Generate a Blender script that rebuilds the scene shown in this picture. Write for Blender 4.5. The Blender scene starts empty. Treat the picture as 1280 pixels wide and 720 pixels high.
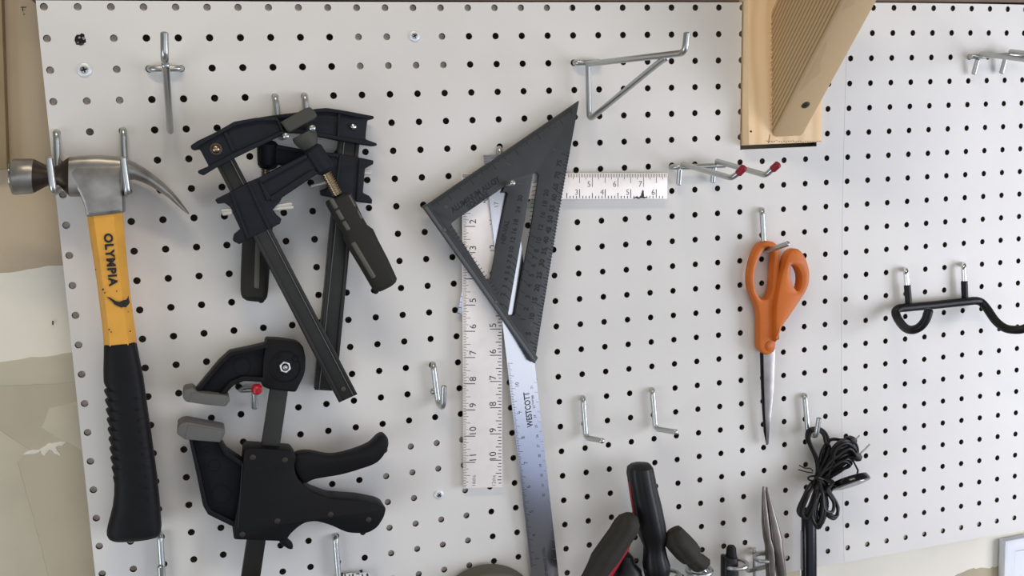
import bpy, bmesh, math, random
from mathutils import Vector, Matrix
random.seed(7)
SC = bpy.context.scene
COL = SC.collection
S = 0.0254            # hole pitch of the pegboard
Z0 = 1.90             # height of the top row of holes

# ------------------------------------------------------------------ camera
F = 1194.8
W3 = (0.13073347275790154, -0.28629758658424226, -0.06152006633645193)
T3 = Vector((-0.38248644474697147, -0.22953618062914516, 0.7828585261945405))
def rod(w):
    w = Vector(w); t = w.length
    return Matrix.Rotation(t, 3, w / t)
Rm = rod(W3)                                  # (right, down, into wall) -> camera
Cv = -(Rm.transposed() @ T3)
def tow(v): return Vector((v[0], v[2], -v[1]))
CAM = tow(Cv) + Vector((0, 0, Z0))
r0, r1, r2 = tow(Rm[0]), tow(Rm[1]), tow(Rm[2])
cam = bpy.data.cameras.new('camera')
co = bpy.data.objects.new('camera', cam); COL.objects.link(co)
M = Matrix((( r0.x, -r1.x, -r2.x, CAM.x), (r0.y, -r1.y, -r2.y, CAM.y), (r0.z, -r1.z, -r2.z, CAM.z), (0, 0, 0, 1)))
co.matrix_world = M
cam.sensor_width = 36; cam.lens = F / 1280 * 36; cam.clip_start = 0.01
SC.camera = co

# ------------------------------------------------------------------ the bowed board
MON = [(i, j) for i in range(6) for j in range(6) if 2 <= i + j <= 5]
HC = [-0.010132331350963112, 0.0009793150426812632, 0.0026658759382970154, -0.001056982152396442, 0.006469355226941931, -0.0021990862685032555, -0.001209704051083044, -0.005095618646901355, -0.01484391316936987, -0.006337702185390846, 0.008838250637026503, 0.003883097555198014, 0.007573574301864699, -0.0060796050196502876, 0.003520575552892329, 0.007218238677053935, -0.00026276468738918655, -0.003801471805005845]
def hcr(c, r):
    cx = (min(max(c, -0.3), 39.6) - 19) / 20; cz = (min(max(r, -0.3), 23.8) - 11.5) / 12
    return sum(a * cx**i * cz**j for a, (i, j) in zip(HC, MON))
def hxz(x, z): return hcr(x / S, (Z0 - z) / S)
def H(c, r, d=0.0): return Vector((c * S, hcr(c, r) - d, Z0 - r * S))
def ray(px, py): return (r0 * ((px - 640) / F) + r1 * ((py - 360) / F) + r2)
def P(px, py, d=0.0):                          # a photo point, d metres in front of the board
    D = ray(px, py); y = -d
    for _ in range(8):
        p = CAM + D * ((y - CAM.y) / D.y); y = hxz(p.x, p.z) - d
    return p
def PY(px, py, y):
    D = ray(px, py); return CAM + D * ((y - CAM.y) / D.y)
def RP(px, py, pt, n):
    D = ray(px, py); return CAM + D * ((pt - CAM).dot(n) / D.dot(n))
class Plane:                                   # tangent to the board, d in front of it
    def __init__(s, px, py, d, du=0.0, dv=0.0):
        s.o = P(px, py, d); e = 0.02
        sx = (hxz(s.o.x + e, s.o.z) - hxz(s.o.x - e, s.o.z)) / (2 * e) + du
        sz = (hxz(s.o.x, s.o.z + e) - hxz(s.o.x, s.o.z - e)) / (2 * e) + dv
        s.u = Vector((1, sx, 0)).normalized(); v = Vector((0, sz, 1))
        s.v = (v - s.u * v.dot(s.u)).normalized(); s.n = s.u.cross(s.v)
        if s.n.y > 0: s.n.negate()
    def q(s, px, py, dd=0.0):
        return RP(px, py, s.o + s.n * dd, s.n)
    def uv(s, p): d = p - s.o; return (d.dot(s.u), d.dot(s.v))
    def at(s, dd):
        p = Plane.__new__(Plane); p.o = s.o + s.n * dd; p.u, p.v, p.n = s.u, s.v, s.n; return p
    def up(s, u, v, w=0.0): return s.o + s.u * u + s.v * v + s.n * w

# ------------------------------------------------------------------ outline helpers (photo points)
def fil(pts, r=3.0, n=4, closed=True):         # fillet every corner; a third value overrides r
    out = []; N = len(pts)
    for i, p in enumerate(pts):
        rr = p[2] if len(p) > 2 else r
        b = Vector(p[:2])
        if not closed and i in (0, N - 1) or rr <= 0: out.append(tuple(b)); continue
        a = Vector(pts[i - 1][:2]); c = Vector(pts[(i + 1) % N][:2])
        da, dc = a - b, c - b
        if da.length < 1e-6 or dc.length < 1e-6: continue
        k = min(rr, da.length * .45, dc.length * .45)
        p0 = b + da.normalized() * k; p2 = b + dc.normalized() * k
        for j in range(n + 1):
            t = j / n; out.append(tuple(p0 * (1 - t)**2 + b * 2 * t * (1 - t) + p2 * t * t))
    return out
def cr(pts, n=5, closed=True):                 # Catmull-Rom through the points (any dimension)
    P_ = [Vector(p) for p in pts]; N = len(P_); out = []
    for i in range(N if closed else N - 1):
        if closed: a, b, c, d = P_[i - 1], P_[i], P_[(i + 1) % N], P_[(i + 2) % N]
        else: a, b, c, d = P_[max(i - 1, 0)], P_[i], P_[i + 1], P_[min(i + 2, N - 1)]
        for j in range(n):
            t = j / n
            out.append(.5 * ((2 * b) + (c - a) * t + (2 * a - 5 * b + 4 * c - d) * t * t + (3 * b - a - 3 * c + d) * t**3))
    if not closed: out.append(P_[-1])
    return out
def circ(x, y, r, n=20, ry=None, a0=0): return [(x + r * math.cos(a0 + 2 * math.pi * i / n), y + (ry or r) * math.sin(a0 + 2 * math.pi * i / n)) for i in range(n)]
def fillet3(pts, r, n=5):
    out = [Vector(pts[0])]
    for i in range(1, len(pts) - 1):
        a, b, c = Vector(pts[i - 1]), Vector(pts[i]), Vector(pts[i + 1])
        da, dc = a - b, c - b; k = min(r, da.length * .45, dc.length * .45)
        p0 = b + da.normalized() * k; p2 = b + dc.normalized() * k
        for j in range(n + 1):
            t = j / n; out.append(p0 * (1 - t)**2 + b * 2 * t * (1 - t) + p2 * t * t)
    out.append(Vector(pts[-1])); return out

# ------------------------------------------------------------------ materials
def lin(c): return tuple(((v / 255) / 12.92 if v <= 10 else (((v / 255) + .055) / 1.055)**2.4) for v in c) + (1,)
MATS = {}
def mat(name, rgb, rough=.5, metal=0.0, noise=0.0, nscale=60, bump=0.0, bscale=400, spec=.5, rgb2=None, coat=0):
    m = bpy.data.materials.new(name); m.use_nodes = True; nt = m.node_tree; b = nt.nodes['Principled BSDF']
    b.inputs['Base Color'].default_value = lin(rgb); b.inputs['Roughness'].default_value = rough
    b.inputs['Metallic'].default_value = metal; b.inputs['Specular IOR Level'].default_value = spec
    b.inputs['Coat Weight'].default_value = coat
    tc = nt.nodes.new('ShaderNodeTexCoord')
    if noise:
        n = nt.nodes.new('ShaderNodeTexNoise'); n.inputs['Scale'].default_value = nscale; n.inputs['Detail'].default_value = 6
        nt.links.new(tc.outputs['Object'], n.inputs['Vector'])
        mx = nt.nodes.new('ShaderNodeMix'); mx.data_type = 'RGBA'
        c = lin(rgb); d = lin(rgb2) if rgb2 else tuple(v * (1 - noise) for v in c[:3]) + (1,)
        mx.inputs[6].default_value = c; mx.inputs[7].default_value = d
        rp = nt.nodes.new('ShaderNodeValToRGB'); rp.color_ramp.elements[0].position = .42; rp.color_ramp.elements[1].position = .72
        nt.links.new(n.outputs['Fac'], rp.inputs['Fac']); nt.links.new(rp.outputs['Color'], mx.inputs[0])
        nt.links.new(mx.outputs[2], b.inputs['Base Color'])
    if bump:
        n2 = nt.nodes.new('ShaderNodeTexNoise'); n2.inputs['Scale'].default_value = bscale; n2.inputs['Detail'].default_value = 3
        nt.links.new(tc.outputs['Object'], n2.inputs['Vector'])
        bp = nt.nodes.new('ShaderNodeBump'); bp.inputs['Strength'].default_value = bump; bp.inputs['Distance'].default_value = .001
        nt.links.new(n2.outputs['Fac'], bp.inputs['Height']); nt.links.new(bp.outputs['Normal'], b.inputs['Normal'])
    MATS[name] = m; return m
def woodmat(name, rgb, rgb2, axis, scale, fine=.25, rough=.65, sharp=(.35, .62), dist=1.2):
    # growth rings: bands across the vector 'axis'
    m = bpy.data.materials.new(name); m.use_nodes = True; nt = m.node_tree; b = nt.nodes['Principled BSDF']
    b.inputs['Roughness'].default_value = rough; b.inputs['Specular IOR Level'].default_value = .3
    tc = nt.nodes.new('ShaderNodeTexCoord'); dt = nt.nodes.new('ShaderNodeVectorMath'); dt.operation = 'DOT_PRODUCT'
    dt.inputs[1].default_value = axis; nt.links.new(tc.outputs['Object'], dt.inputs[0])
    n = nt.nodes.new('ShaderNodeTexNoise'); n.inputs['Scale'].default_value = 9; n.inputs['Detail'].default_value = 2
    nt.links.new(tc.outputs['Object'], n.inputs['Vector'])
    ma = nt.nodes.new('ShaderNodeMath'); ma.operation = 'MULTIPLY_ADD'; ma.inputs[1].default_value = scale
    nt.links.new(dt.outputs['Value'], ma.inputs[0])
    m2 = nt.nodes.new('ShaderNodeMath'); m2.operation = 'MULTIPLY'; m2.inputs[1].default_value = dist
    nt.links.new(n.outputs['Fac'], m2.inputs[0]); nt.links.new(m2.outputs[0], ma.inputs[2])
    fr = nt.nodes.new('ShaderNodeMath'); fr.operation = 'FRACT'; nt.links.new(ma.outputs[0], fr.inputs[0])
    rp = nt.nodes.new('ShaderNodeValToRGB'); e = rp.color_ramp.elements
    e[0].position = 0; e[0].color = (0, 0, 0, 1); e[1].position = sharp[0]; e[1].color = (0, 0, 0, 1)
    x = e.new(sharp[1]); x.color = (1, 1, 1, 1); x = e.new(.97); x.color = (.15, .15, .15, 1)
    nt.links.new(fr.outputs[0], rp.inputs['Fac'])
    n3 = nt.nodes.new('ShaderNodeTexNoise'); n3.inputs['Scale'].default_value = 220; n3.inputs['Detail'].default_value = 4
    nt.links.new(tc.outputs['Object'], n3.inputs['Vector'])
    ad = nt.nodes.new('ShaderNodeMath'); ad.operation = 'MULTIPLY_ADD'; ad.inputs[1].default_value = fine; ad.use_clamp = True
    nt.links.new(n3.outputs['Fac'], ad.inputs[0]); nt.links.new(rp.outputs['Color'], ad.inputs[2])
    mx = nt.nodes.new('ShaderNodeMix'); mx.data_type = 'RGBA'; mx.inputs[6].default_value = lin(rgb); mx.inputs[7].default_value = lin(rgb2)
    nt.links.new(ad.outputs[0], mx.inputs[0]); nt.links.new(mx.outputs[2], b.inputs['Base Color'])
    MATS[name] = m; return m

mat('board_white', (226, 224, 220), .38, noise=.05, nscale=9, bump=.03, bscale=60, spec=.35)
mat('hardboard', (70, 58, 50), .85)
mat('furring_wood', (232, 218, 204), .8, noise=.25, nscale=40)
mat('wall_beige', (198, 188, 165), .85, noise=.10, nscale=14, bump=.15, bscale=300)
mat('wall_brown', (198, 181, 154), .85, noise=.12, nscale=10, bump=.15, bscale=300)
mat('plaster_cream', (246, 240, 224), .8, noise=.06, nscale=12)
mat('plaster_pale', (206, 198, 176), .8, noise=.08, nscale=18)
mat('plaster_white', (232, 228, 214), .85)
mat('plaster_tan', (190, 178, 150), .85, noise=.10, nscale=20)
mat('panel_white', (236, 240, 246), .35)
mat('ledger_wood', (128, 110, 96), .75, noise=.3, nscale=30)
mat('trim_olive', (158, 140, 106), .7, noise=.2, nscale=20)
mat('zinc', (184, 188, 186), .30, .85)
mat('pin_steel', (236, 233, 226), .30, .45)
mat('chrome', (225, 226, 228), .14, 1.0)
mat('forged_steel', (158, 155, 150), .36, .65, noise=.40, nscale=60, bump=.12, bscale=220)
mat('patina', (74, 64, 56), .42, .7, noise=.35, nscale=70, bump=.1, bscale=200)
mat('polished_steel', (190, 186, 182), .22, 1.0, noise=.25, nscale=70)
mat('dark_steel', (46, 42, 38), .45, .9, noise=.3, nscale=50)
mat('plier_steel', (120, 112, 106), .32, .8, noise=.4, nscale=60)
mat('blade_steel', (150, 146, 144), .36, 1.0, noise=.3, nscale=50)
mat('handle_yellow', (232, 170, 66), .45, noise=.18, nscale=50, spec=.4, bump=.05, bscale=200)
mat('stain_black', (34, 28, 24), .7)
mat('grip_black', (21, 21, 24), .55, noise=.2, nscale=80, bump=.25, bscale=260, spec=.2)
mat('casting_navy', (23, 27, 35), .55, bump=.35, bscale=700, spec=.25)
mat('bar_black', (38, 37, 33), .4, .25, noise=.3, nscale=40)
mat('bar_edge', (96, 96, 94), .35, .6)
mat('rubber_grey', (44, 43, 40), .7, bump=.3, bscale=300, spec=.25)
mat('rubber_light', (92, 90, 82), .7)
mat('pad_olive', (64, 64, 58), .65)
mat('screw_brass', (168, 150, 122), .3, 1.0)
mat('clamp_black', (15, 15, 17), .55, bump=.15, bscale=500, spec=.22)
mat('clamp_recess', (20, 21, 26), .6, bump=.1, bscale=300, spec=.16)
mat('pad_grey', (98, 97, 95), .6)
mat('nut_silver', (235, 235, 235), .3, .8)
mat('tip_red', (176, 24, 42), .35, spec=.5)
mat('tip_dark_red', (140, 22, 44), .5)
mat('aluminium', (255, 248, 244), .36, .15, noise=.07, nscale=60, bump=.04, bscale=500)
mat('ink_dark', (60, 52, 48), .6)
mat('ink_faint', (128, 118, 112), .6)
mat('ink_blue', (44, 46, 62), .5)
mat('ruler_steel', (214, 216, 224), .20, 1.0)
mat('speed_dark', (58, 61, 63), .5, .15, noise=.14, nscale=70, bump=.12, bscale=600)
mat('speed_edge', (92, 96, 100), .45, .4)
mat('ink_black', (22, 22, 23), .6)
mat('orange_plastic', (210, 112, 40), .42, noise=.12, nscale=30, spec=.3)
mat('orange_worn', (190, 100, 44), .5)
mat('cord_black', (18, 17, 17), .45, spec=.35)
mat('gloss_black', (12, 12, 16), .2, spec=.45)
mat('label_grey', (150, 152, 156), .5)
mat('grip_olive', (42, 39, 33), .75, noise=.3, nscale=60, bump=.25, bscale=220)
mat('red_plastic', (170, 22, 40), .35)
mat('brown_ring', (70, 58, 48), .5)
mat('disc_grey', (84, 81, 69), .6, noise=.12, nscale=20)
mat('vinyl_black', (17, 17, 19), .42, spec=.35)
mat('screw_zinc', (236, 240, 244), .35, .25)
mat('hole_dark', (20, 18, 16), .9)
mat('floor_grey', (120, 116, 110), .8, noise=.2, nscale=6)
mat('mirror_grey', (150, 150, 150), .25, .9)
mat('clamp_screw', (56, 48, 40), .5, .3)
mat('nail_green', (70, 76, 56), .45, .6)
woodmat('post_wood', (254, 224, 182), (240, 206, 160), (1, 0, .03), 60, fine=.35)
woodmat('brace_wood', (206, 178, 138), (140, 112, 72), (0, .7071, .7071), 215, fine=.12, sharp=(.45, .8), dist=.8)
mat('splinter', (232, 214, 178), .7)

# ------------------------------------------------------------------ mesh builder
class MB:
    def __init__(s): s.v = []; s.f = []; s.m = []; s.names = []
    def mi(s, m):
        if m not in s.names: s.names.append(m)
        return s.names.index(m)
    def add(s, vs, fs, m):
        o = len(s.v); s.v += [Vector(v) for v in vs]; k = s.mi(m)
        for f in fs: s.f.append(tuple(i + o for i in f)); s.m.append(k)
    def plate(s, pl, outer, t, m, holes=(), bev=.0006, front=0.0, uvmode=False):
        cu = bpy.data.curves.new('t', 'CURVE'); cu.dimensions = '2D'; cu.fill_mode = 'BOTH'
        bev = min(bev, t * .45)
        cu.extrude = max(t / 2 - bev, 1e-6); cu.bevel_depth = bev; cu.offset = -bev; cu.bevel_resolution = 1
        for pts in [outer] + list(holes):
            sp = cu.splines.new('POLY'); sp.points.add(len(pts) - 1); sp.use_cyclic_u = True
            for k, p in enumerate(pts):
                u, v = (p[0], p[1]) if uvmode else pl.uv(pl.q(p[0], p[1], front))
                sp.points[k].co = (u, v, 0, 1)
        ob = bpy.data.objects.new('t', cu); me = bpy.data.meshes.new_from_object(ob)
        vs = [pl.up(q.co.x, q.co.y, front + q.co.z - t / 2) for q in me.vertices]
        s.add(vs, [tuple(p.vertices) for p in me.polygons], m)
        bpy.data.objects.remove(ob); bpy.data.curves.remove(cu); bpy.data.meshes.remove(me)
    def text(s, pl, body, px, py, dx, dy, hpx, m, front=.00012, squeeze=1.0, bold=0.0, gap=1.0):
        # centred at (px,py), reading along photo direction (dx,dy), capital height hpx in photo pixels
        L = math.hypot(dx, dy); dx /= L; dy /= L
        o = pl.q(px, py, front); a = pl.q(px + dx * 10, py + dy * 10, front) - o; xa = a.normalized()
        ya = pl.n.cross(xa); hh = hpx * a.length / 10
        cu = bpy.data.curves.new('t', 'FONT'); cu.body = body; cu.align_x = 'CENTER'; cu.align_y = 'CENTER'
        cu.size = hh / .70; cu.offset = bold * hh; cu.space_character = gap; cu.resolution_u = 3
        ob = bpy.data.objects.new('t', cu); me = bpy.data.meshes.new_from_object(ob)
        vs = [o + xa * q.co.x * squeeze + ya * q.co.y for q in me.vertices]
        s.add(vs, [tuple(p.vertices) for p in me.polygons], m)
        bpy.data.objects.remove(ob); bpy.data.curves.remove(cu); bpy.data.meshes.remove(me)
    def line(s, pl, a, b, wpx, m, front=.0001):
        A = Vector(a); B = Vector(b); d = (B - A).normalized() * 1.0; n = Vector((-d.y, d.x)) * wpx / 2
        q = [A + n, A - n, B - n, B + n]
        vs = [pl.q(p.x, p.y, front) for p in q]
        f = (0, 1, 2, 3)
        if (vs[1] - vs[0]).cross(vs[2] - vs[1]).dot(pl.n) < 0: f = (3, 2, 1, 0)
        s.add(vs, [f], m)
    def poly(s, pl, pts, m, front=.0001):
        vs = [pl.q(p[0], p[1], front) for p in pts]; n = len(vs)
        a = Vector((0, 0, 0))
        for i in range(n): a += vs[i].cross(vs[(i + 1) % n])
        f = tuple(range(n)); f = f if a.dot(pl.n) > 0 else f[::-1]
        s.add(vs, [f], m)
    def rings(s, rs, m, cap=True, closed=False):
        n = len(rs[0]); vs = [v for r in rs for v in r]; fs = []
        for i in range(len(rs) - (0 if closed else 1)):
            a = i * n; b = ((i + 1) % len(rs)) * n
            for j in range(n): fs.append((a + j, a + (j + 1) % n, b + (j + 1) % n, b + j))
        if cap and not closed: fs += [tuple(range(n))[::-1], tuple((len(rs) - 1) * n + k for k in range(n))]
        s.add(vs, fs, m)
    def tube(s, pts, r, m, seg=10, closed=False, rnd=True):
        p = [Vector(q) for q in pts]
        q = [p[0]]
        for x in p[1:]:
            if (x - q[-1]).length > 1e-6: q.append(x)
        p = q
        if closed and (p[0] - p[-1]).length < 1e-6: p.pop()
        N = len(p); rr = [r] * N if not isinstance(r, (list, tuple)) else list(r)
        def tan(i):
            if closed: return (p[(i + 1) % N] - p[i - 1]).normalized()
            return (p[min(i + 1, N - 1)] - p[max(i - 1, 0)]).normalized()
        t0 = tan(0); up = Vector((0, -1, 0)) if abs(t0.y) < .9 else Vector((1, 0, 0))
        u = (up - t0 * up.dot(t0)).normalized(); rs = []
        for i in range(N):
            t = tan(i); u = (u - t * u.dot(t)).normalized(); w = t.cross(u)
            rs.append((p[i], u.copy(), w, rr[min(i, len(rr) - 1)], t))
        out = []
        if rnd and not closed:
            c, u, w, R, t = rs[0]
            for k in (.35, .75): out.append((c - t * R * .5 * math.cos(math.asin(k)), u, w, R * k, t))
        out += rs
        if rnd and not closed:
            c, u, w, R, t = rs[-1]
            for k in (.75, .35): out.append((c + t * R * .5 * math.cos(math.asin(k)), u, w, R * k, t))
        s.rings([[c + u * R * math.cos(2 * math.pi * j / seg) + w * R * math.sin(2 * math.pi * j / seg) for j in range(seg)] for c, u, w, R, t in out], m, closed=closed)
    def loft(s, secs, m, n=24, e=2.0, shape=None):
        # secs: (left Vector, right Vector, half depth, normal); superellipse exponent e or list of unit points
        rs = []
        for sec in secs:
            a, b, hd, nn = sec[:4]; c = (a + b) / 2; x = (b - a) / 2; ee = sec[4] if len(sec) > 4 else e
            if shape: pts = shape
            else:
                pts = []
                for k in range(n):
                    t = 2 * math.pi * (k + .5) / n; ct, st = math.cos(t), math.sin(t)
                    pts.append((math.copysign(abs(ct)**(2 / ee), ct), math.copysign(abs(st)**(2 / ee), st)))
            rs.append([c + x * px + nn * hd * py for px, py in pts])
        s.rings(rs, m)
    def box(s, o, a, b, c, m):
        vs = [o, o + a, o + a + b, o + b, o + c, o + a + c, o + a + b + c, o + b + c]
        fs = [(0, 3, 2, 1), (4, 5, 6, 7), (0, 1, 5, 4), (1, 2, 6, 5), (2, 3, 7, 6), (3, 0, 4, 7)]
        if a.cross(b).dot(c) < 0: fs = [f[::-1] for f in fs]
        s.add(vs, fs, m)
    def disc(s, c, n, r, t, m, seg=28, bev=None):      # round slab, back face at c, thickness t along n
        u = n.orthogonal().normalized(); w = n.cross(u); bev = bev or t * .3
        R = [(r, 0), (r, t - bev), (r - bev * .4, t - bev * .3), (r - bev, t)]
        s.rings([[c + n * z + (u * math.cos(2 * math.pi * j / seg) + w * math.sin(2 * math.pi * j / seg)) * q for j in range(seg)] for q, z in R], m)
    def build(s, name, parent=None, smooth=35, loc=None, label=None):
        me = bpy.data.meshes.new(name); o = Vector(parent['_l']) if parent is not None else (Vector(loc) if loc is not None else sum(s.v, Vector()) / len(s.v))
        me.from_pydata([v - o for v in s.v], [], s.f)
        for k in s.names: me.materials.append(MATS[k])
        me.polygons.foreach_set('material_index', s.m)
        me.polygons.foreach_set('use_smooth', [True] * len(s.f))
        bm = bmesh.new(); bm.from_mesh(me); bmesh.ops.remove_doubles(bm, verts=bm.verts, dist=1e-7); bmesh.ops.recalc_face_normals(bm, faces=bm.faces) if s.recalc else None; bm.to_mesh(me); bm.free()
        me.set_sharp_from_angle(angle=math.radians(smooth)); me.update()
        ob = bpy.data.objects.new(name, me); COL.objects.link(ob)
        if parent is not None: ob.parent = parent; ob['_l'] = list(o); ROOTS.append(ob)
        else: ob.location = o
        if label: ob['label'] = label
        return ob
    recalc = True
def tag(o, label, cat, group=None, kind=None):
    if label: o['label'] = label
    if cat: o['category'] = cat
    if group: o['group'] = group
    if kind: o['kind'] = kind
    return o
ROOTS = []
def root(name, loc, label, cat, group=None):
    o = bpy.data.objects.new(name, None); COL.objects.link(o); o.location = loc; o.empty_display_size = .02
    o['_l'] = list(loc); ROOTS.append(o)
    return tag(o, label, cat, group)

# ------------------------------------------------------------------ setting: wall, floor, ledger, furring
YW = 0.030
wb = MB()
def wpl(y=YW):
    p = Plane.__new__(Plane); p.o = Vector((.4, y, Z0 - .3)); p.u = Vector((1, 0, 0)); p.v = Vector((0, 0, 1)); p.n = Vector((0, -1, 0)); return p
WP = wpl()
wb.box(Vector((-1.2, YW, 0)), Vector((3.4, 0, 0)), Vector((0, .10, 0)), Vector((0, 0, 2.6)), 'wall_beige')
def ragged(pts, amp=1.2, step=5):
    out = []; N = len(pts)
    for i in range(N):
        a = Vector(pts[i]); b = Vector(pts[(i + 1) % N]); k = max(1, int((b - a).length / step))
        for j in range(k):
            p = a + (b - a) * j / k; out.append((p.x + random.uniform(-amp, amp), p.y + random.uniform(-amp, amp)))
    return out
def smear(pts, m, t=.0006, amp=1.2, step=5): wb.plate(WP, ragged(pts, amp, step), t, m, bev=.00004, front=t)
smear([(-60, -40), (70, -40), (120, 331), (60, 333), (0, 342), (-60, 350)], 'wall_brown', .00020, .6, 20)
smear([(-60, 350), (0, 342), (60, 333), (120, 331), (130, 468), (98, 470), (40, 478), (0, 480), (-60, 484)], 'plaster_cream', .00030, .8, 12)
smear([(-60, 455), (0, 452), (98, 440), (130, 438), (130, 474), (60, 480), (0, 482), (-60, 486)], 'plaster_pale', .00040, 1.0, 9)
smear([(-60, 540), (0, 538), (38, 563), (22, 578), (40, 640), (62, 725), (-60, 725)], 'plaster_pale', .00022, .8, 9)
smear([(62, 510), (110, 500), (120, 570), (82, 552), (52, 535)], 'plaster_pale', .00020, .8, 7)
smear([(28, 569), (38, 562), (50, 562), (62, 554), (82, 552), (80, 556), (70, 558), (75, 570), (68, 566), (62, 562), (56, 570), (50, 564), (42, 568), (34, 568)], 'plaster_white', .00045, .9, 3)
smear([(1000, 707), (1320, 649), (1320, 780), (1000, 780)], 'plaster_cream', .00020, .5, 30)
smear([(1188, 722), (1196, 718), (1206, 715), (1216, 711), (1232, 710), (1244, 709), (1252, 705), (1258, 711), (1270, 712), (1300, 760), (1180, 760)], 'plaster_tan', .00035, 1.4, 4)
for a, b in [((26, 9), (33, 9)), ((28, 9), (28.5, 14)), ((29, 17.5), (31, 18))]: wb.line(WP, a, b, 1.0, 'hole_dark', front=.0016)
wb.line(WP, (66, 401), (66, 406), 1.8, 'hole_dark', front=.0020)
wb.recalc = False
w = wb.build('wall_back', loc=(.5, YW, 1.3)); tag(w, 'beige drywall behind the pegboard with cream plaster patches', 'wall', kind='structure')
fb = MB(); fb.box(Vector((-1.2, -3.5, -.05)), Vector((3.4, 0, 0)), Vector((0, 3.6, 0)), Vector((0, 0, .05)), 'floor_grey')
tag(fb.build('floor'), 'grey concrete garage floor', 'floor', kind='structure')
# wooden ledger along the top of the board and a narrow strip at the far left
lb = MB(); a = H(-.22, -.2); b = H(48, -.30)
zt = Z0 + .2 * S + .0015
lb.box(Vector((-.01, YW, zt)), Vector((1.3, 0, .0015)), Vector((0, -YW - .002, 0)), Vector((0, 0, .09)), 'ledger_wood')
tag(lb.build('trim_1'), 'brown wooden ledger strip along the top edge of the pegboard', 'trim', kind='structure')
TP = wpl(YW - .012); tb = MB(); tb.plate(TP, [(-40, -30), (1, -30), (9, 211), (-40, 214)], .0115, 'trim_olive', bev=.001)
tag(tb.build('trim_2'), 'olive brown wooden strip on the wall at the far left', 'trim', kind='structure')
def furring(c0, c1, r0_, r1_, name):
    m = MB(); nx = max(2, int((c1 - c0) * 2)); nz = max(2, int((r1_ - r0_) * 2)); g = []
    for k, d in ((0, -.0037), (1, -.018)):
        for j in range(nz + 1):
            for i in range(nx + 1):
                g.append(H(c0 + (c1 - c0) * i / nx, r0_ + (r1_ - r0_) * j / nz, d))
    n = (nx + 1) * (nz + 1); f = []
    for j in range(nz):
        for i in range(nx):
            q = (j * (nx + 1) + i, j * (nx + 1) + i + 1, (j + 1) * (nx + 1) + i + 1, (j + 1) * (nx + 1) + i)
            f.append(q); f.append(tuple(n + x for x in q[::-1]))
    for i in range(nx):
        for j in (0, nz):
            x = j * (nx + 1) + i; f.append((x, x + 1, n + x + 1, n + x))
    for j in range(nz):
        for i in (0, nx):
            x = j * (nx + 1) + i; f.append((x, x + nx + 1, n + x + nx + 1, n + x))
    m.add(g, f, 'furring_wood'); o = m.build(name)
    return tag(o, 'pale wooden furring strip behind the pegboard holes', 'trim', kind='structure')
furring(-.15, .42, .45, 23.5, 'trim_3'); furring(-.15, 18, -.18, .42, 'trim_4'); furring(.5, 2.4, .5, 3.4, 'trim_5')
furring(9.6, 13.4, .5, 2.4, 'trim_6'); furring(9.6, 13.4, 15.6, 23.5, 'trim_7'); furring(29.2, 29.86, 6, 23.5, 'trim_8')

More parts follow.
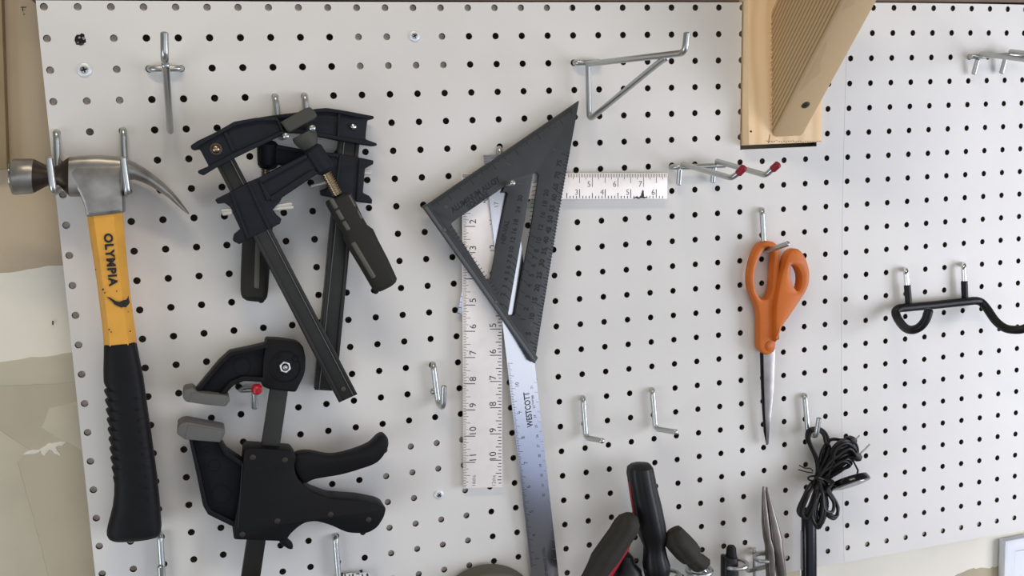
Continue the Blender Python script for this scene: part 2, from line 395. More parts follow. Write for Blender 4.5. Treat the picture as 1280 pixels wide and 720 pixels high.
# ------------------------------------------------------------------ pegboard panels
def panel(name, c0, c1, r0_, r1_, label, cut=None):
    m = MB(); T = .0035; HR = .00305 / S; NS = 16
    V = {}; 
    def ringpts(c, r, x0, x1, z0, z1):
        outer = []
        for k in range(NS):
            a = 2 * math.pi * k / NS; dx, dz = math.cos(a), math.sin(a); sc = 1 / max(abs(dx), abs(dz))
            sx, sz = dx * sc, dz * sc
            outer.append((c + sx * ((x1 - c) if sx > 0 else (c - x0)), r + sz * ((z1 - r) if sz > 0 else (r - z0))))
        inner = [(c + HR * math.cos(2 * math.pi * k / NS), r + HR * math.sin(2 * math.pi * k / NS)) for k in range(NS)]
        return outer, inner
    ca, cb = math.ceil(c0), math.floor(c1); ra, rb = math.ceil(r0_), math.floor(r1_)
    for c in range(ca, cb + 1):
        for r in range(ra, rb + 1):
            x0 = c0 if c == ca else c - .5; x1 = c1 if c == cb else c + .5
            z0 = r0_ if r == ra else r - .5; z1 = r1_ if r == rb else r + .5
            if cut and cut[0] < c + .5 and c - .5 < cut[1] and r < cut[2]:
                if c == cut[3]:            # half cell with a notched hole at the edge of the cut-out
                    xe = cut[0]; arc = [(c + HR * math.cos(t), r + HR * math.sin(t)) for t in [math.pi / 2 + math.pi * k / 8 for k in range(9)]]
                    arc = [(min(x, xe), z) for x, z in arc]
                    tl, bl = (x0, z0), (x0, z1)
                    top, bot = (xe, z0), (xe, z1)
                    pts = [top, tl, bl, bot] + arc      # concave polygon -> fan by hand
                    fr = [H(x, z) for x, z in pts]; bk = [H(x, z, -T) for x, z in pts]; n = len(pts)
                    A = list(range(4, n))               # arc runs bottom -> top through the left
                    fs = [(3, A[0], A[1], 2), (2, A[1], A[2]), (2, A[2], A[3]), (2, A[3], A[4]), (2, A[4], 1), (1, A[4], A[5]), (1, A[5], A[6]), (1, A[6], A[7]), (1, A[7], A[8], 0)]
                    m.add(fr, [f[::-1] for f in fs], 'board_white')
                    m.add(fr + bk, [(k, (k + 1) % n, n + (k + 1) % n, n + k) for k in range(n) if k not in (0, 1, 2)], 'hardboard')
                continue
            o, i = ringpts(c, r, x0, x1, z0, z1)
            fo = [H(*p) for p in o]; fi = [H(*p) for p in i]; bo = [H(p[0], p[1], -T) for p in o]; bi = [H(p[0], p[1], -T) for p in i]
            ci = [H(c + (p[0] - c) * .90, r + (p[1] - r) * .90, -.0004) for p in i]
            vs = fo + fi; n = NS
            m.add(fo + fi, [(k, (k + 1) % n, n + (k + 1) % n, n + k) for k in range(n)], 'board_white')
            m.add(fi + bi, [(k, (k + 1) % n, n + (k + 1) % n, n + k) for k in range(n)], 'hardboard')
            m.add(bo + bi, [(n + k, n + (k + 1) % n, (k + 1) % n, k) for k in range(n)], 'hardboard')
    def edge(p):                                   # hardboard rim along a run of (c,r) points
        fr = [H(*q) for q in p]; bk = [H(q[0], q[1], -T) for q in p]; n = len(p)
        m.add(fr + bk, [(k, k + 1, n + k + 1, n + k) for k in range(n - 1)], 'hardboard')
    nn = 40
    for f in (lambda t: (c0 + (c1 - c0) * t, r0_), lambda t: (c0 + (c1 - c0) * t, r1_), lambda t: (c0, r0_ + (r1_ - r0_) * t), lambda t: (c1, r0_ + (r1_ - r0_) * t)):
        p = [f(k / nn) for k in range(nn + 1)]
        if cut: p = [q for q in p if not (cut[0] < q[0] < cut[1] and q[1] < cut[2])]
        edge(p)
    if cut:
        edge([(cut[0], cut[2]), (cut[1], cut[2])]); edge([(cut[1], r0_), (cut[1], cut[2])])
    m.recalc = False
    ob = m.build(name, smooth=30, loc=H((c0 + c1) / 2, r1_))
    return tag(ob, label, 'pegboard', 'white pegboard panels')
panel('pegboard', -.22, 29.7965, -.2, 23.63, 'wide white pegboard panel on the left, with a cut-out around the wooden post', (25.0, 28.5, 5.56, 25))
panel('pegboard', 29.8035, 48, -.2, 23.63, 'white pegboard panel on the right of the thin vertical seam')

# ------------------------------------------------------------------ wooden post and brace
PP = Plane(980, 100, .011); PP.u = Vector((1, 0, 0)); PP.v = Vector((0, 0, 1)); PP.n = Vector((0, -1, 0))
rt = root('wooden_bracket', PP.q(982, 180) + Vector((0, .01, 0)), 'pale pine bracket of post and diagonal brace at the top of the board', 'bracket')
m = MB(); xl = PP.q(936, 170).x; xr = PP.q(1028.5, 170).x; zb = PP.q(980, 179.5).z; pdepth = YW - PP.o.y - .0005
post = [PP.uv(Vector((x, PP.o.y, z))) for x, z in [(xl, Z0 + .12), (xl, zb), (xr, zb), (xr, Z0 + .12)]]
m.plate(PP, post, pdepth, 'post_wood', bev=.0012, uvmode=True)
for x in range(958, 1026, 3): m.line(PP, (x, 176.5 + random.uniform(-1, 1)), (x + 2, 177 + random.uniform(-1, 1)), .6, 'brown_ring', front=.0002)
m.line(PP, (962.5, 168), (960.5, 179), .7, 'brown_ring', front=.0002)
m.plate(PP, circ(938.8, 164.3, 1.3, 10), .0004, 'hole_dark', front=.0004, bev=.0001)
m.build('post', rt)
m = MB(); bl = PP.q(965, 171); xa = bl.x; wd = .0365; yf = PP.o.y; L = .215; k = .7071; dep = .089 / k
def brace_sec(x, ins):
    z0_ = bl.z + ins * 1.2
    return [Vector((x, yf - .0002, z0_)), Vector((x, yf - .0002 - L, z0_ + L)), Vector((x, yf - .0002 - L + (dep - ins * 2) / 2, z0_ + L + (dep - ins * 2) / 2)), Vector((x, yf - .0002, z0_ + dep - ins * 2.4))]
B = .004
m.rings([brace_sec(xa, B), brace_sec(xa + B * .3, B * .3), brace_sec(xa + B, 0), brace_sec(xa + wd - B, 0), brace_sec(xa + wd - B * .3, B * .3), brace_sec(xa + wd, B)], 'brace_wood')
nrm = Vector((0, -k, -k)); 
BR = m.build('brace', rt)
m = MB(); base = Vector((xa + wd / 2, yf, bl.z)); c = RP(1007, 131, base, nrm)
m.disc(c - nrm * .0005, nrm, .0042, .0014, 'nail_green', 20)
u = Vector((1, 0, 0)); v_ = nrm.cross(u)
for a in (0, 1):
    uu, vv = ((u + v_).normalized(), (u - v_).normalized()) if a == 0 else ((u - v_).normalized(), (u + v_).normalized())
    m.box(c + nrm * .00092 - uu * .0022 - vv * .0004, uu * .0044, vv * .0008, nrm * .0001, 'hole_dark')
m.build('screw', BR, label='dark greenish screw head')
m = MB()                                            # saw-torn splinters along the brace end
for i in range(26):
    y = 30 + i * 5.2; p = PP.q(963.5 + random.uniform(-1, .5), y + random.uniform(-1.5, 1.5), .0012)
    m.tube([p, p + Vector((.0022, -.0006, .0022 + random.uniform(-.001, .001)))], [.0006, .0002], 'splinter', 6)
m.build('torn_edge', BR, label='pale splintered saw edge')

# ------------------------------------------------------------------ hooks
HG = 'steel peg hooks on the board'
RW = .0027
def path(pts): return [P(*p) for p in pts]
def hook(label, runs, tips=(), name='peg_hook', cat='hook', m='zinc', fr=.006, extra=None, group=HG, loc=None):
    w = MB()
    for r in runs:
        pts, rad = (r if isinstance(r, tuple) else (r, RW)); w.tube(fillet3(pts, fr), rad, m, 12)
    lo = loc if loc is not None else min(w.v, key=lambda q: q.z)
    if not tips and not extra: return tag(w.build(name, loc=lo), label, cat, group)
    rt = root(name, lo, label, cat, group); w.build('wire', rt)
    for pts, rad, mm in tips:
        t = MB(); t.tube(pts, rad, mm, 14); t.build('tip_cap', rt, label='red tip cap')
    return rt
def J(px0, py0, mid, bot, front=None, d0=.006, d1=.036, tipdrop=0):
    pass
# hammer hooks
hook('left of the two steel J hooks holding the hammer, under its neck', [[P(71, 166, -.012), P(70.5, 165, .0055), P(73, 238, .0055), P(67, 241, .046), P(61.5, 198, .046)]])
hook('right of the two steel J hooks holding the hammer, under its claw', [[P(154, 163, -.012), P(154, 162, .0055), P(158, 240, .0055), P(160, 243, .046), P(154, 198, .046)]])
# clamp hooks
hook('steel hook holding the bar clamps, left of the pair', [[P(344, 121, -.012), P(344, 120.5, .0055), P(350.5, 172, .0055), P(357.5, 170, .058)]])
hook('steel hook holding the bar clamps, right of the pair', [[P(381, 120, -.012), P(381, 119, .0055), P(385, 163, .0055), P(390.5, 160, .055)]])
# big angle hooks with a strut
def anglehook(label, hl, hr, top, bot, tip, tipup, st, stt):
    hook(label, [[P(hl[0], hl[1], -.012), P(hl[0], hl[1], .006), P(hr[0], hr[1], .006), P(hr[0], hr[1], -.012)],
                 [P(top[0], top[1] - 4, .0115), P(*bot), P(*st), P(*stt)],
                 [P(top[0] - 1, top[1] - 3, .009), P(*tip), P(*tipup)]], fr=.008)
anglehook('long steel angle hook seen end on, above the hammer claw', (186.5, 86), (226.5, 85.5), (207, 86), (213, 167, .0115), (206, 74, .170), (205.5, 42, .170), (207.5, 87, .135), (206.7, 80, .142))
anglehook('long steel angle hook with a diagonal strut and raised tip, above the speed square', (718, 78.5), (749, 78), (735, 83), (736.5, 150, .0115), (856, 66, .172), (858.5, 42, .172), (824, 78, .130), (833, 72, .142))
# J and L hooks
hook('empty steel J hook with upturned tip, left of the framing square', [[P(541.5, 456, -.012), P(541.5, 455, .0055), P(548, 505, .0055), P(554, 510, .022), P(555, 483, .024)], [P(541.5, 489, -.008), P(542, 489, .003)]])
hook('empty steel L hook right of the ruler, the left one of two', [[P(729, 498, -.012), P(729, 497, .0055), P(732.5, 547, .0055), P(753, 551, .040)]])
hook('empty steel L hook below the end of the framing square, the right one of two', [[P(815.5, 488, -.012), P(815.5, 487, .0055), P(819.5, 536, .0055), P(845, 540, .042)]])
hook('steel L hook holding the orange scissors', [[P(952.5, 263, -.012), P(952.5, 262, .0055), P(955.5, 315, .0055), P(985, 304.5, .040)]])
hook('steel J hook holding the coiled black cord', [[P(1006, 495, -.012), P(1006, 494, .0055), P(1010, 541, .0055), P(1020, 546, .024), P(1023.7, 523, .026)]])
hook('steel hook behind the speed square holding it, its round tip showing', [[P(624, 186, -.012), P(624, 185, .0055), P(631, 232, .0055), P(641, 228.5, .031)]])
hook('steel J hook below the hammer grip, cut off by the bottom edge', [[P(200, 669, -.012), P(200, 668, .0055), P(205, 748, .0055), P(202, 751, .034), P(200.7, 708, .036)]])
hook('steel hook below the trigger clamp grip, cut off by the bottom edge', [[P(419, 671, -.012), P(419, 670, .0055), P(425, 745, .0055), P(432, 752, .03)]])
# red tipped double hooks
def dbl(label, hole, cb, legs, prongs):
    rt_runs = [[P(hole[0], hole[1], -.012), P(hole[0], hole[1], .004), P(cb[0], cb[1], .010), P(cb[2], cb[3], .010)]]
    for a, b in legs: rt_runs.append([P(a[0], a[1], .0095), P(b[0], b[1], .0062)])
    tips = []
    for pts, cap in prongs:
        rt_runs.append([P(*q) for q in pts])
        if cap: tips.append(([P(*q) for q in cap], .0036, 'tip_dark_red'))
    return hook(label, rt_runs, tips, fr=.010)
dbl('double prong steel hook with dark red tips, right of the framing square', (839.5, 208.5), (851, 209, 906, 206.5),
    [((850, 211), (848.5, 230)), ((893, 209), (891, 227))],
    [([(853, 205, .012), (914, 222.5, .085), (922, 217, .090)], [(923, 216.5, .0905), (930, 209.5, .094)]),
     ([(896, 201.5, .012), (957, 219, .085), (965, 212, .090)], [(966, 211.5, .0905), (972.5, 205.5, .094)])])
dbl('double prong steel hook at the right edge of the photo, near the top', (1212, 70.8), (1225, 70.5, 1275, 68),
    [((1222, 75), (1217.5, 92)), ((1257, 73), (1252, 91))],
    [([(1226, 67.5, .012), (1296, 76, .085), (1304, 70, .090)], [(1305, 69, .0905), (1312, 62, .094)]),
     ([(1263, 64.5, .012), (1333, 73, .085), (1341, 66, .090)], [(1342, 65, .0905), (1349, 58, .094)])])
# hook with the bright red ball under the trigger clamp
hook('red tipped steel hook under the upper jaw of the trigger clamp', [[P(301.5, 487.5, -.010), P(302, 487.5, .006), P(325, 486.5, .008)], [P(318, 484, .0085), P(318.5, 510, .0065)], [P(317, 489, .010), P(320, 491, .040), P(321, 488, .047)]],
     [([P(321, 489.5, .0475), P(321, 483.5, .0485)], .0044, 'tip_red')], fr=.005)

# black coated double tool hook on the right panel
rt = root('tool_hook', P(1140, 412, .03), 'wide black coated double tool hook on the right panel', 'hook', HG)
R_ = .0046
m = MB(); m.tube(cr([P(*q) for q in [(1161, 388, .060), (1157.5, 399, .058), (1150, 408.5, .054), (1140, 412.5, .046), (1131, 409.5, .034), (1123.5, 400.5, .020), (1119.5, 391, .0125), (1123, 386, .0115), (1134, 384.4, .0115), (1170, 381, .0115), (1206, 377.2, .0115), (1219, 376, .0115), (1226.5, 378, .012), (1233.5, 385.5, .018), (1244, 400.5, .032), (1256, 410, .044), (1270, 412.3, .054), (1282, 410, .060), (1292, 401, .064), (1298, 390, .066)]], 6, False), R_, 'vinyl_black', 14)
m.build('arm', rt)
for (hx, hy), (ex, ey), sl in (((1132.3, 337), (1136.3, 384), 357), ((1204.6, 330.6), (1206.3, 377), 352)):
    m = MB(); m.tube(fillet3([P(hx, hy + 1, -.012), P(hx, hy, .0085), P(ex, ey, .0085)], .006), .0028, 'chrome', 12); PK = m.build('peg', rt, label='bright steel peg')
    t = (sl - hy) / (ey - hy); a = P(hx, hy, .0085).lerp(P(ex, ey, .0085), t)
    m = MB(); m.tube([a, P(ex, ey, .0085)], .0036, 'vinyl_black', 12); m.build('sleeve', PK, label='black rubber sleeve')

# ------------------------------------------------------------------ screws in the board
def screw(x, y, r, label, tilt=0):
    pl = Plane(x, y, 0); rt_ = pl.o
    m = MB(); m.disc(rt_ - pl.n * .0005, pl.n, r, .0019, 'screw_zinc', 28, bev=.0012)
    m.disc(rt_ + pl.n * .0012, pl.n, r * .55, .0005, 'zinc', 20, bev=.0003)
    for a in (tilt, tilt + math.pi / 2):
        uu = pl.u * math.cos(a) + pl.v * math.sin(a); vv = pl.n.cross(uu)
        m.box(rt_ + pl.n * .00165 - uu * r * .38 - vv * r * .10, uu * r * .76, vv * r * .20, pl.n * .0002, 'hole_dark')
    tag(m.build('screw', loc=rt_), label, 'screw', 'screws fixing the board')
screw(105.5, 87.5, .0060, 'white zinc screw at the upper left, left of the end-on angle hook', .3)
screw(518, 45.3, .0052, 'zinc screw at the top of the board, left of the diagonal-strut hook', .5)
screw(548.7, 618, .0048, 'zinc screw below the tip of the framing square', .7)
# chewed hole at upper left
pl = Plane(101, 49, .0002); m = MB(); m.plate(pl, ragged(circ(100.5, 49.5, 7.0, 14, 7.6), 1.2, 3), .0004, 'hole_dark', bev=.0001)
for i in range(9):
    a = random.uniform(0, 6.28); x, y = 101 + 4.5 * math.cos(a), 51 + 4.5 * math.sin(a)
    m.plate(pl, ragged(circ(x, y, 1.4, 7), .4, 1), .0003, 'hardboard' if i % 2 else 'label_grey', front=.0004, bev=.0001)
tag(m.build('torn_hole', loc=pl.o), 'ragged torn peg hole at the upper left of the board', 'hole')

# ------------------------------------------------------------------ hammer
hp = Plane(130, 300, .026)
rt = root('claw_hammer', P(166, 674, .02), 'claw hammer with yellow handle and black rubber grip', 'hammer')
m = MB()
def hs(x, yt, yb, hd, e=2.0): return (hp.q(x, yt), hp.q(x, yb), hd, hp.n, e)
secs = [hs(15.2, 204, 238, .0095), hs(15.6, 199.5, 242.5, .0128), hs(18, 198.3, 243.8, .0138), hs(40, 198, 242.3, .0138), hs(43, 199, 241, .0134), hs(52, 203.5, 236, .0115), hs(61, 207.5, 231.5, .0094), hs(68, 208.2, 230.5, .0090), hs(75, 205, 232.5, .0095, 2.4), hs(82, 199.5, 240, .0115, 3), hs(88, 196, 246, .0125, 3.4), hs(100, 194.6, 246, .0128, 3.6), hs(125, 193.8, 245, .0128, 3.6), hs(146, 195, 238, .0128, 3.2), hs(155, 196.8, 228, .0126, 2.8)]
m.loft(secs[:5], 'forged_steel', 28); m.loft(secs[4:11], 'patina', 28); m.loft(secs[10:], 'forged_steel', 28)
claw = [((153, 196.4), (153, 229)), ((160, 199), (160, 225)), ((170, 203.8), (168, 224.5)), ((181, 210.2), (177, 227.5)), ((192, 218), (187.5, 232)), ((203, 227), (198.5, 239)), ((214, 237.5), (210, 246.5)), ((224, 249), (220.5, 256)), ((231, 258.5), (228.5, 263)), ((236.8, 266.6), (235.8, 268.2))]
m.loft([(hp.q(*a, -.002 - .006 * i / 9), hp.q(*b, -.002 - .006 * i / 9), .0128 - .004 * (i / 9)**2, hp.n, 2.6) for i, (a, b) in enumerate(claw)], 'forged_steel', 24)
m.plate(hp, fil([(86, 214), (94, 206), (155, 205), (153.5, 240, 5), (154.3, 266, 2), (131, 269.5), (107.5, 271.5, 3), (104.5, 256, 8), (98, 240, 12), (88, 225, 6)], 3), .025, 'forged_steel', bev=.0030, front=.0130)
HD = m.build('head', rt)
m = MB(); m.disc(hp.q(14.9, 221), (hp.q(10, 221) - hp.q(15, 221)).normalized(), .0118, .0008, 'polished_steel', 28); m.build('striking_face', HD, label='polished striking face')
oct_ = []
def chamf(k=.52, dy=.45): return [(1, dy), (k, 1), (-k, 1), (-1, dy), (-1, -dy), (-k, -1), (k, -1), (1, -dy)]
m = MB(); oc = chamf(.56, .30)
yl = [((109, 268), (153.5, 264)), ((109.5, 273), (153.5, 270)), ((113.5, 300), (156, 298)), ((117.5, 325), (158.2, 323)), ((121.2, 350), (160.5, 349)), ((125, 380), (164, 378)), ((127.5, 402), (167, 401)), ((129.5, 420), (169.5, 417)), ((130, 431), (170.5, 428))]
m.loft([(hp.q(*a, -.001), hp.q(*b, -.001), .0115, hp.n) for a, b in yl], 'handle_yellow', shape=oc)
YP = Plane(140, 340, .026 + .0106)
m.text(YP, 'OLYMPIA', 137.8, 324.5, 8.5, 80, 9.6, 'ink_black', front=.0008, squeeze=1.06, bold=.06, gap=1.13)
m.poly(YP, ragged([(131, 368), (137, 372), (142, 375), (150, 377), (157, 374), (161.5, 370), (162.5, 378), (158, 384), (152, 385.5), (146, 382), (138, 376)], 1.0, 3), 'stain_black', front=.0009)
for x, y, r in [(128.8, 362, 1.3), (131, 366, 1.0), (136.5, 412, .9), (139, 415, .9), (162.5, 414, 1.0), (160.5, 390, .8), (119.5, 337, .9), (146, 364, .8)]:
    m.poly(YP, ragged(circ(x, y, r, 8), .4, 1), 'stain_black', front=.0009)
m.build('handle', rt, label='yellow fibreglass handle')
m = MB(); secs = []
prof = [(428.5, 131.5, 169), (430, 130, 170.5), (440, 129.8, 172.5), (460, 129.4, 176.5), (470, 129.6, 178.5)]
ys = [472 + 2.0 * i for i in range(64)]
for y in ys:
    t = (y - 472) / 128; left = 130.2 + t * 12.5; right = 179 + t * 18
    ph = ((y - 472) / 12.2) % 1.0; amp = 5.2 * min(1, t * 8 + .3) * (1 - max(0, t - .8) * 3.5)
    prof.append((y, left + amp * (ph**1.5 - .35), right))
prof += [(602, 143, 196.6), (615, 142.8, 198.3), (630, 141, 199.8), (642, 138, 200.8), (652, 135.2, 201.6), (660, 133.6, 202), (666, 133.6, 201.5), (671, 136, 198.5), (674, 141, 190)]
for y, a, b in prof:
    k = (y - 430) / 240; hd = .0125 + .002 * k
    if y > 664: hd *= 1 - ((y - 664) / 14)**2
    sl = -2.2                                        # rows run slightly uphill to the right
    secs.append((hp.q(a, y + 1.4, -.001), hp.q(b, y + sl, -.001), hd, hp.n, 2.7))
m.loft(secs, 'grip_black', 28)
for i in range(10):
    for j in range(2):
        x, y = 158 + i * 1.6 + j * 12, 492 + i * 14 + j * 6
        c = hp.q(x, y, .0115 + .0008 * i / 10); m.disc(c - hp.n * .0002, hp.n, .0011, .0006, 'grip_black', 10)
m.build('grip', rt)

# ------------------------------------------------------------------ bar clamps
def threaded(m, a, b, r, mt, turns):
    pts = []; rr = []; n = turns * 4
    for i in range(n + 1):
        pts.append(a.lerp(b, i / n)); rr.append(r * (1.0 if i % 4 in (1, 2) else .80))
    m.tube(pts, rr, mt, 14)
CG = 'bar clamps hanging on the two hooks'
# back clamp
qb = Plane(420, 260, .019)
rt = root('bar_clamp', P(405, 488, .01), 'black bar clamp behind the other, its bar hanging nearly straight down', 'clamp', CG)
m = MB(); m.plate(qb, [(425, 165), (451, 165), (420.3, 489), (393.5, 487.5)], .0075, 'bar_black', bev=.0006, front=-.003)
for a in (0, 1):
    o = [(425, 165), (430, 165), (398.5, 488), (393.5, 487.5)] if a == 0 else [(446, 165), (451, 165), (420.3, 489), (415.5, 488.7)]
    m.plate(qb, o, .0105, 'bar_black', bev=.0008, front=-.0015)
m.line(qb, (430.3, 178), (399, 487), 1.0, 'bar_edge', front=-.0013)
m.build('bar', rt)
m = MB(); jb = [(322, 147), (345, 143.5), (370, 140.6), (394, 136), (408, 134.8), (424, 137), (467, 145), (468, 147.5), (465, 149.5), (460, 149.5), (459, 154), (457, 174), (471, 179), (471.5, 181.5), (468, 183), (455, 181), (426, 176), (400, 171), (380, 167), (350, 165), (326, 166)]
m.plate(qb, fil(jb, 2.5), .015, 'casting_navy', bev=.0012, front=.0015)
m.plate(qb, fil([(335, 151), (370, 146), (398, 141), (421, 142), (422, 169), (400, 165), (380, 162), (340, 160)], 3), .0006, 'casting_navy', front=.0004, bev=.0002)
for o in ([(322, 147), (345, 143.5), (370, 140.6), (394, 136), (408, 134.8), (424, 137), (467, 145), (468, 147.5), (465, 149.5), (445, 146.5), (424, 142), (408, 140), (394, 141), (370, 146), (323, 152)],
          [(330, 161), (380, 162), (400, 166), (426, 171), (458, 175.5), (471, 179), (471.5, 181.5), (468, 183), (455, 181), (426, 176), (400, 171), (380, 167), (326, 166)]):
    m.plate(qb, fil(o, 2), .004, 'casting_navy', bev=.0009, front=.0042)
m.plate(qb, [(422.5, 141), (425.5, 141.5), (424, 172), (421, 171)], .003, 'casting_navy', bev=.0006, front=.0034)
FJ = m.build('fixed_jaw', rt)
m = MB(); c = qb.q(441.5, 158.5, .0015); m.disc(c, qb.n, .0034, .0026, 'chrome', 20, bev=.0024); m.build('rivet', FJ, label='bright rivet')
m = MB(); sb = [(322, 180), (348, 181), (385, 188), (406, 190), (424, 192), (450, 197), (467, 200.5), (467, 205), (461.5, 208), (456.5, 211), (454, 241), (462, 245), (465.5, 250), (465, 255), (446, 252.5), (403, 245), (402, 239), (411, 235), (413, 222), (385, 212), (348, 206), (335, 206), (323, 203)]
m.plate(qb, fil(sb, 1.0), .017, 'casting_navy', bev=.0012, front=.003)
for o in ([(424, 193), (427.5, 193.4), (421, 246), (417.5, 245.5)], [(449, 197), (452, 197.5), (448, 251), (445, 250.5)]): m.plate(qb, o, .004, 'casting_navy', bev=.0008, front=.0046)
m.plate(qb, fil([(345, 181), (386, 188), (424, 193), (423, 197), (385, 192.5), (345, 186)], 1.5), .004, 'casting_navy', bev=.0008, front=.005)
m.tube([qb.q(335, 181, -.003), qb.q(335, 206, -.003)], .0088, 'casting_navy', 20)
SH = m.build('sliding_head', rt)
for a, b in (((389, 232.5), (408, 228)), ((455, 213), (463.5, 214)), ((455, 216.5), (463.5, 217.3))):
    m = MB(); m.tube([qb.q(*a, -.001), qb.q(*b, -.001)], .0013, 'pin_steel', 10); m.build('pin', SH, label='bright steel pin')
m = MB(); threaded(m, qb.q(334, 168, -.003), qb.q(331, 236, -.003), .0042, 'screw_brass', 22); TS = m.build('screw', rt, label='threaded brass coloured screw')
def grip(m, pl, axis, secs, mt, e=3.2):
    pass
m = MB(); gb = [(222, 326, 339.5), (228, 322, 342), (245, 319, 343.5), (262, 313, 343), (272, 309, 341.5), (285, 305, 340.5), (300, 302.8, 339.5), (335, 301.2, 336.8), (362, 300.6, 335), (368, 301.2, 334), (372, 303, 332), (374.5, 307, 328)]
m.loft([(qb.q(a, y, -.003), qb.q(b, y + 2, -.003), .0105 if 228 <= y <= 368 else .0075, qb.n, 3.4) for y, a, b in gb], 'rubber_grey', 24)
m.plate(qb, fil([(319.5, 300, 2.5), (325.5, 300, 2.5), (324, 361, 2.5), (317.5, 360, 2.5)], 2.5), .0015, 'rubber_light', bev=.0003, front=.0081)
m.tube([qb.q(326.5, 373, -.003), qb.q(327, 377, -.003)], .0022, 'grip_black', 10)
m.build('handle', rt, label='dark grey ribbed rubber handle')
# front clamp
qa = Plane(350, 280, .046)
rt = root('bar_clamp', P(435, 500, .035), 'black bar clamp in front, leaning to the right across the other', 'clamp', CG)
m = MB(); B0, B1, B2, B3 = (262, 190), (289, 190), (447, 493), (424, 503.5)
m.plate(qa, [B0, B1, B2, B3], .0075, 'bar_black', bev=.0006, front=-.003)
def lp(a, b, t): return (a[0] + (b[0] - a[0]) * t, a[1] + (b[1] - a[1]) * t)
for t0, t1 in ((0, .20), (.80, 1)):
    m.plate(qa, [lp(B0, B1, t0), lp(B0, B1, t1), lp(B3, B2, t1), lp(B3, B2, t0)], .0105, 'bar_black', bev=.0008, front=-.0015)
m.line(qa, lp(B0, B1, .79), lp(B3, B2, .79), 1.0, 'bar_edge', front=-.0012)
c = qa.q(429, 486, -.003); m.disc(c, qa.n, .0022, .0008, 'brown_ring', 14)
m.build('bar', rt)
m = MB(); ja = [(238, 182), (247, 176), (270, 165), (292.5, 152), (320, 147), (346, 147), (353, 156), (357, 165.5), (354, 169), (330, 180), (295, 197), (270, 210), (254.5, 219.5), (248, 217), (247, 213.5), (261, 207.5), (250, 186.5), (243, 188), (239, 186)]
m.plate(qa, fil(ja, 2.2), .015, 'casting_navy', bev=.0012, front=.0015)
for o in ([(238, 182), (247, 176), (270, 165), (292.5, 152), (320, 147), (346, 147), (351, 152.5), (344, 151), (321, 151.5), (295, 157), (271, 170), (250, 182), (243, 187.5), (239, 186)],
          [(357, 165.5), (354, 169), (330, 180), (295, 197), (270, 210), (254.5, 219.5), (248, 217), (247, 213.5), (261, 207.5), (293, 190.5), (329, 174.5), (354, 163)]):
    m.plate(qa, fil(o, 1.8), .004, 'casting_navy', bev=.0009, front=.0042)
m.plate(qa, [(279, 166), (283, 164), (294, 188), (290.5, 190)], .003, 'casting_navy', bev=.0006, front=.0032)
m.plate(qa, [(345, 149), (350, 152), (355.5, 164), (351.5, 163.5)], .003, 'casting_navy', bev=.0006, front=.0038)
FJ = m.build('fixed_jaw', rt)
m = MB(); m.disc(qa.q(270, 186.3, .0015), qa.n, .0050, .0012, 'brown_ring', 22); m.disc(qa.q(270, 186.3, .0022), qa.n, .0036, .0026, 'screw_brass', 20, bev=.0024); m.build('rivet', FJ, label='brassy rivet')
m = MB()
nn_ = qa.n
m.loft([(qa.q(350.5, 153.5), qa.q(360, 166.5), .0075, nn_, 5), (qa.q(352, 152), qa.q(362, 166), .0085, nn_, 6), (qa.q(380, 136), qa.q(393, 149), .0085, nn_, 6), (qa.q(386, 134.2), qa.q(395.5, 145.5), .008, nn_, 5), (qa.q(389, 136), qa.q(394.5, 143), .007, nn_, 4)], 'pad_olive', 28)
m.build('jaw_pad', FJ, label='grey plastic jaw pad')
m = MB(); sa = [(269, 250.5), (271.5, 248.5), (287, 241), (310, 228), (322.5, 223), (382, 192.5), (386, 188), (398, 184.5), (403, 187), (414, 205), (399, 216), (353, 247), (350, 252.5), (341, 262), (346, 268.5), (352, 273.5), (350.5, 279.5), (340, 285), (320, 294), (299, 305.5), (291.5, 301.5), (293, 294), (301, 287.5), (288, 259), (281, 254), (272, 255)]
m.plate(qa, fil(sa, 1.2), .017, 'casting_navy', bev=.0012, front=.003, holes=[])
for o in ([(287, 241.5), (290, 240), (312, 298), (308.5, 299.5)], [(308, 229), (311.5, 227.5), (338, 284.5), (334.5, 286.5)]): m.plate(qa, o, .004, 'casting_navy', bev=.0008, front=.0046)
for o in ([(322, 223.5), (383, 193), (385, 197), (327, 229)], [(336, 247), (390, 212), (399, 216), (353, 247), (340, 252)], [(322, 224), (328, 229), (339, 247), (334, 252)]): m.plate(qa, fil(o, 1.2), .004, 'casting_navy', bev=.0008, front=.0050)
ca, cb_ = qa.q(391, 187.5, -.001), qa.q(406, 211, -.001)
m.tube([ca, cb_], .0085, 'casting_navy', 22)
SH = m.build('sliding_head', rt)
for a, b in (((277.5, 263), (290, 262)), ((279, 267.5), (290, 266)), ((335, 258.2), (364, 254.7)), ((334, 262.5), (366, 259.2))):
    m = MB(); m.tube([qa.q(*a, -.001), qa.q(*b, .0005)], .0014, 'pin_steel', 10); m.build('pin', SH, label='bright steel pin')
m = MB(); ax0, ax1 = qa.q(386.5, 178, -.001), qa.q(422, 243, -.001); threaded(m, ax0, ax1, .0046, 'screw_brass', 24); TS = m.build('screw', rt, label='threaded brass coloured screw')
m = MB(); dirn = (ax1 - ax0).normalized(); cc = qa.q(386.5, 181, -.001)
prof = [(-.0085, .0095), (-.0085, .0102), (-.0055, .0106), (-.001, .0088), (.002, .0060)]
uu = dirn.orthogonal().normalized(); ww = dirn.cross(uu)
mm = MB(); mm.rings([[cc + dirn * z * 1.25 + (uu * math.cos(2 * math.pi * j / 24) + ww * math.sin(2 * math.pi * j / 24)) * r for j in range(24)] for z, r in prof], 'pad_olive')
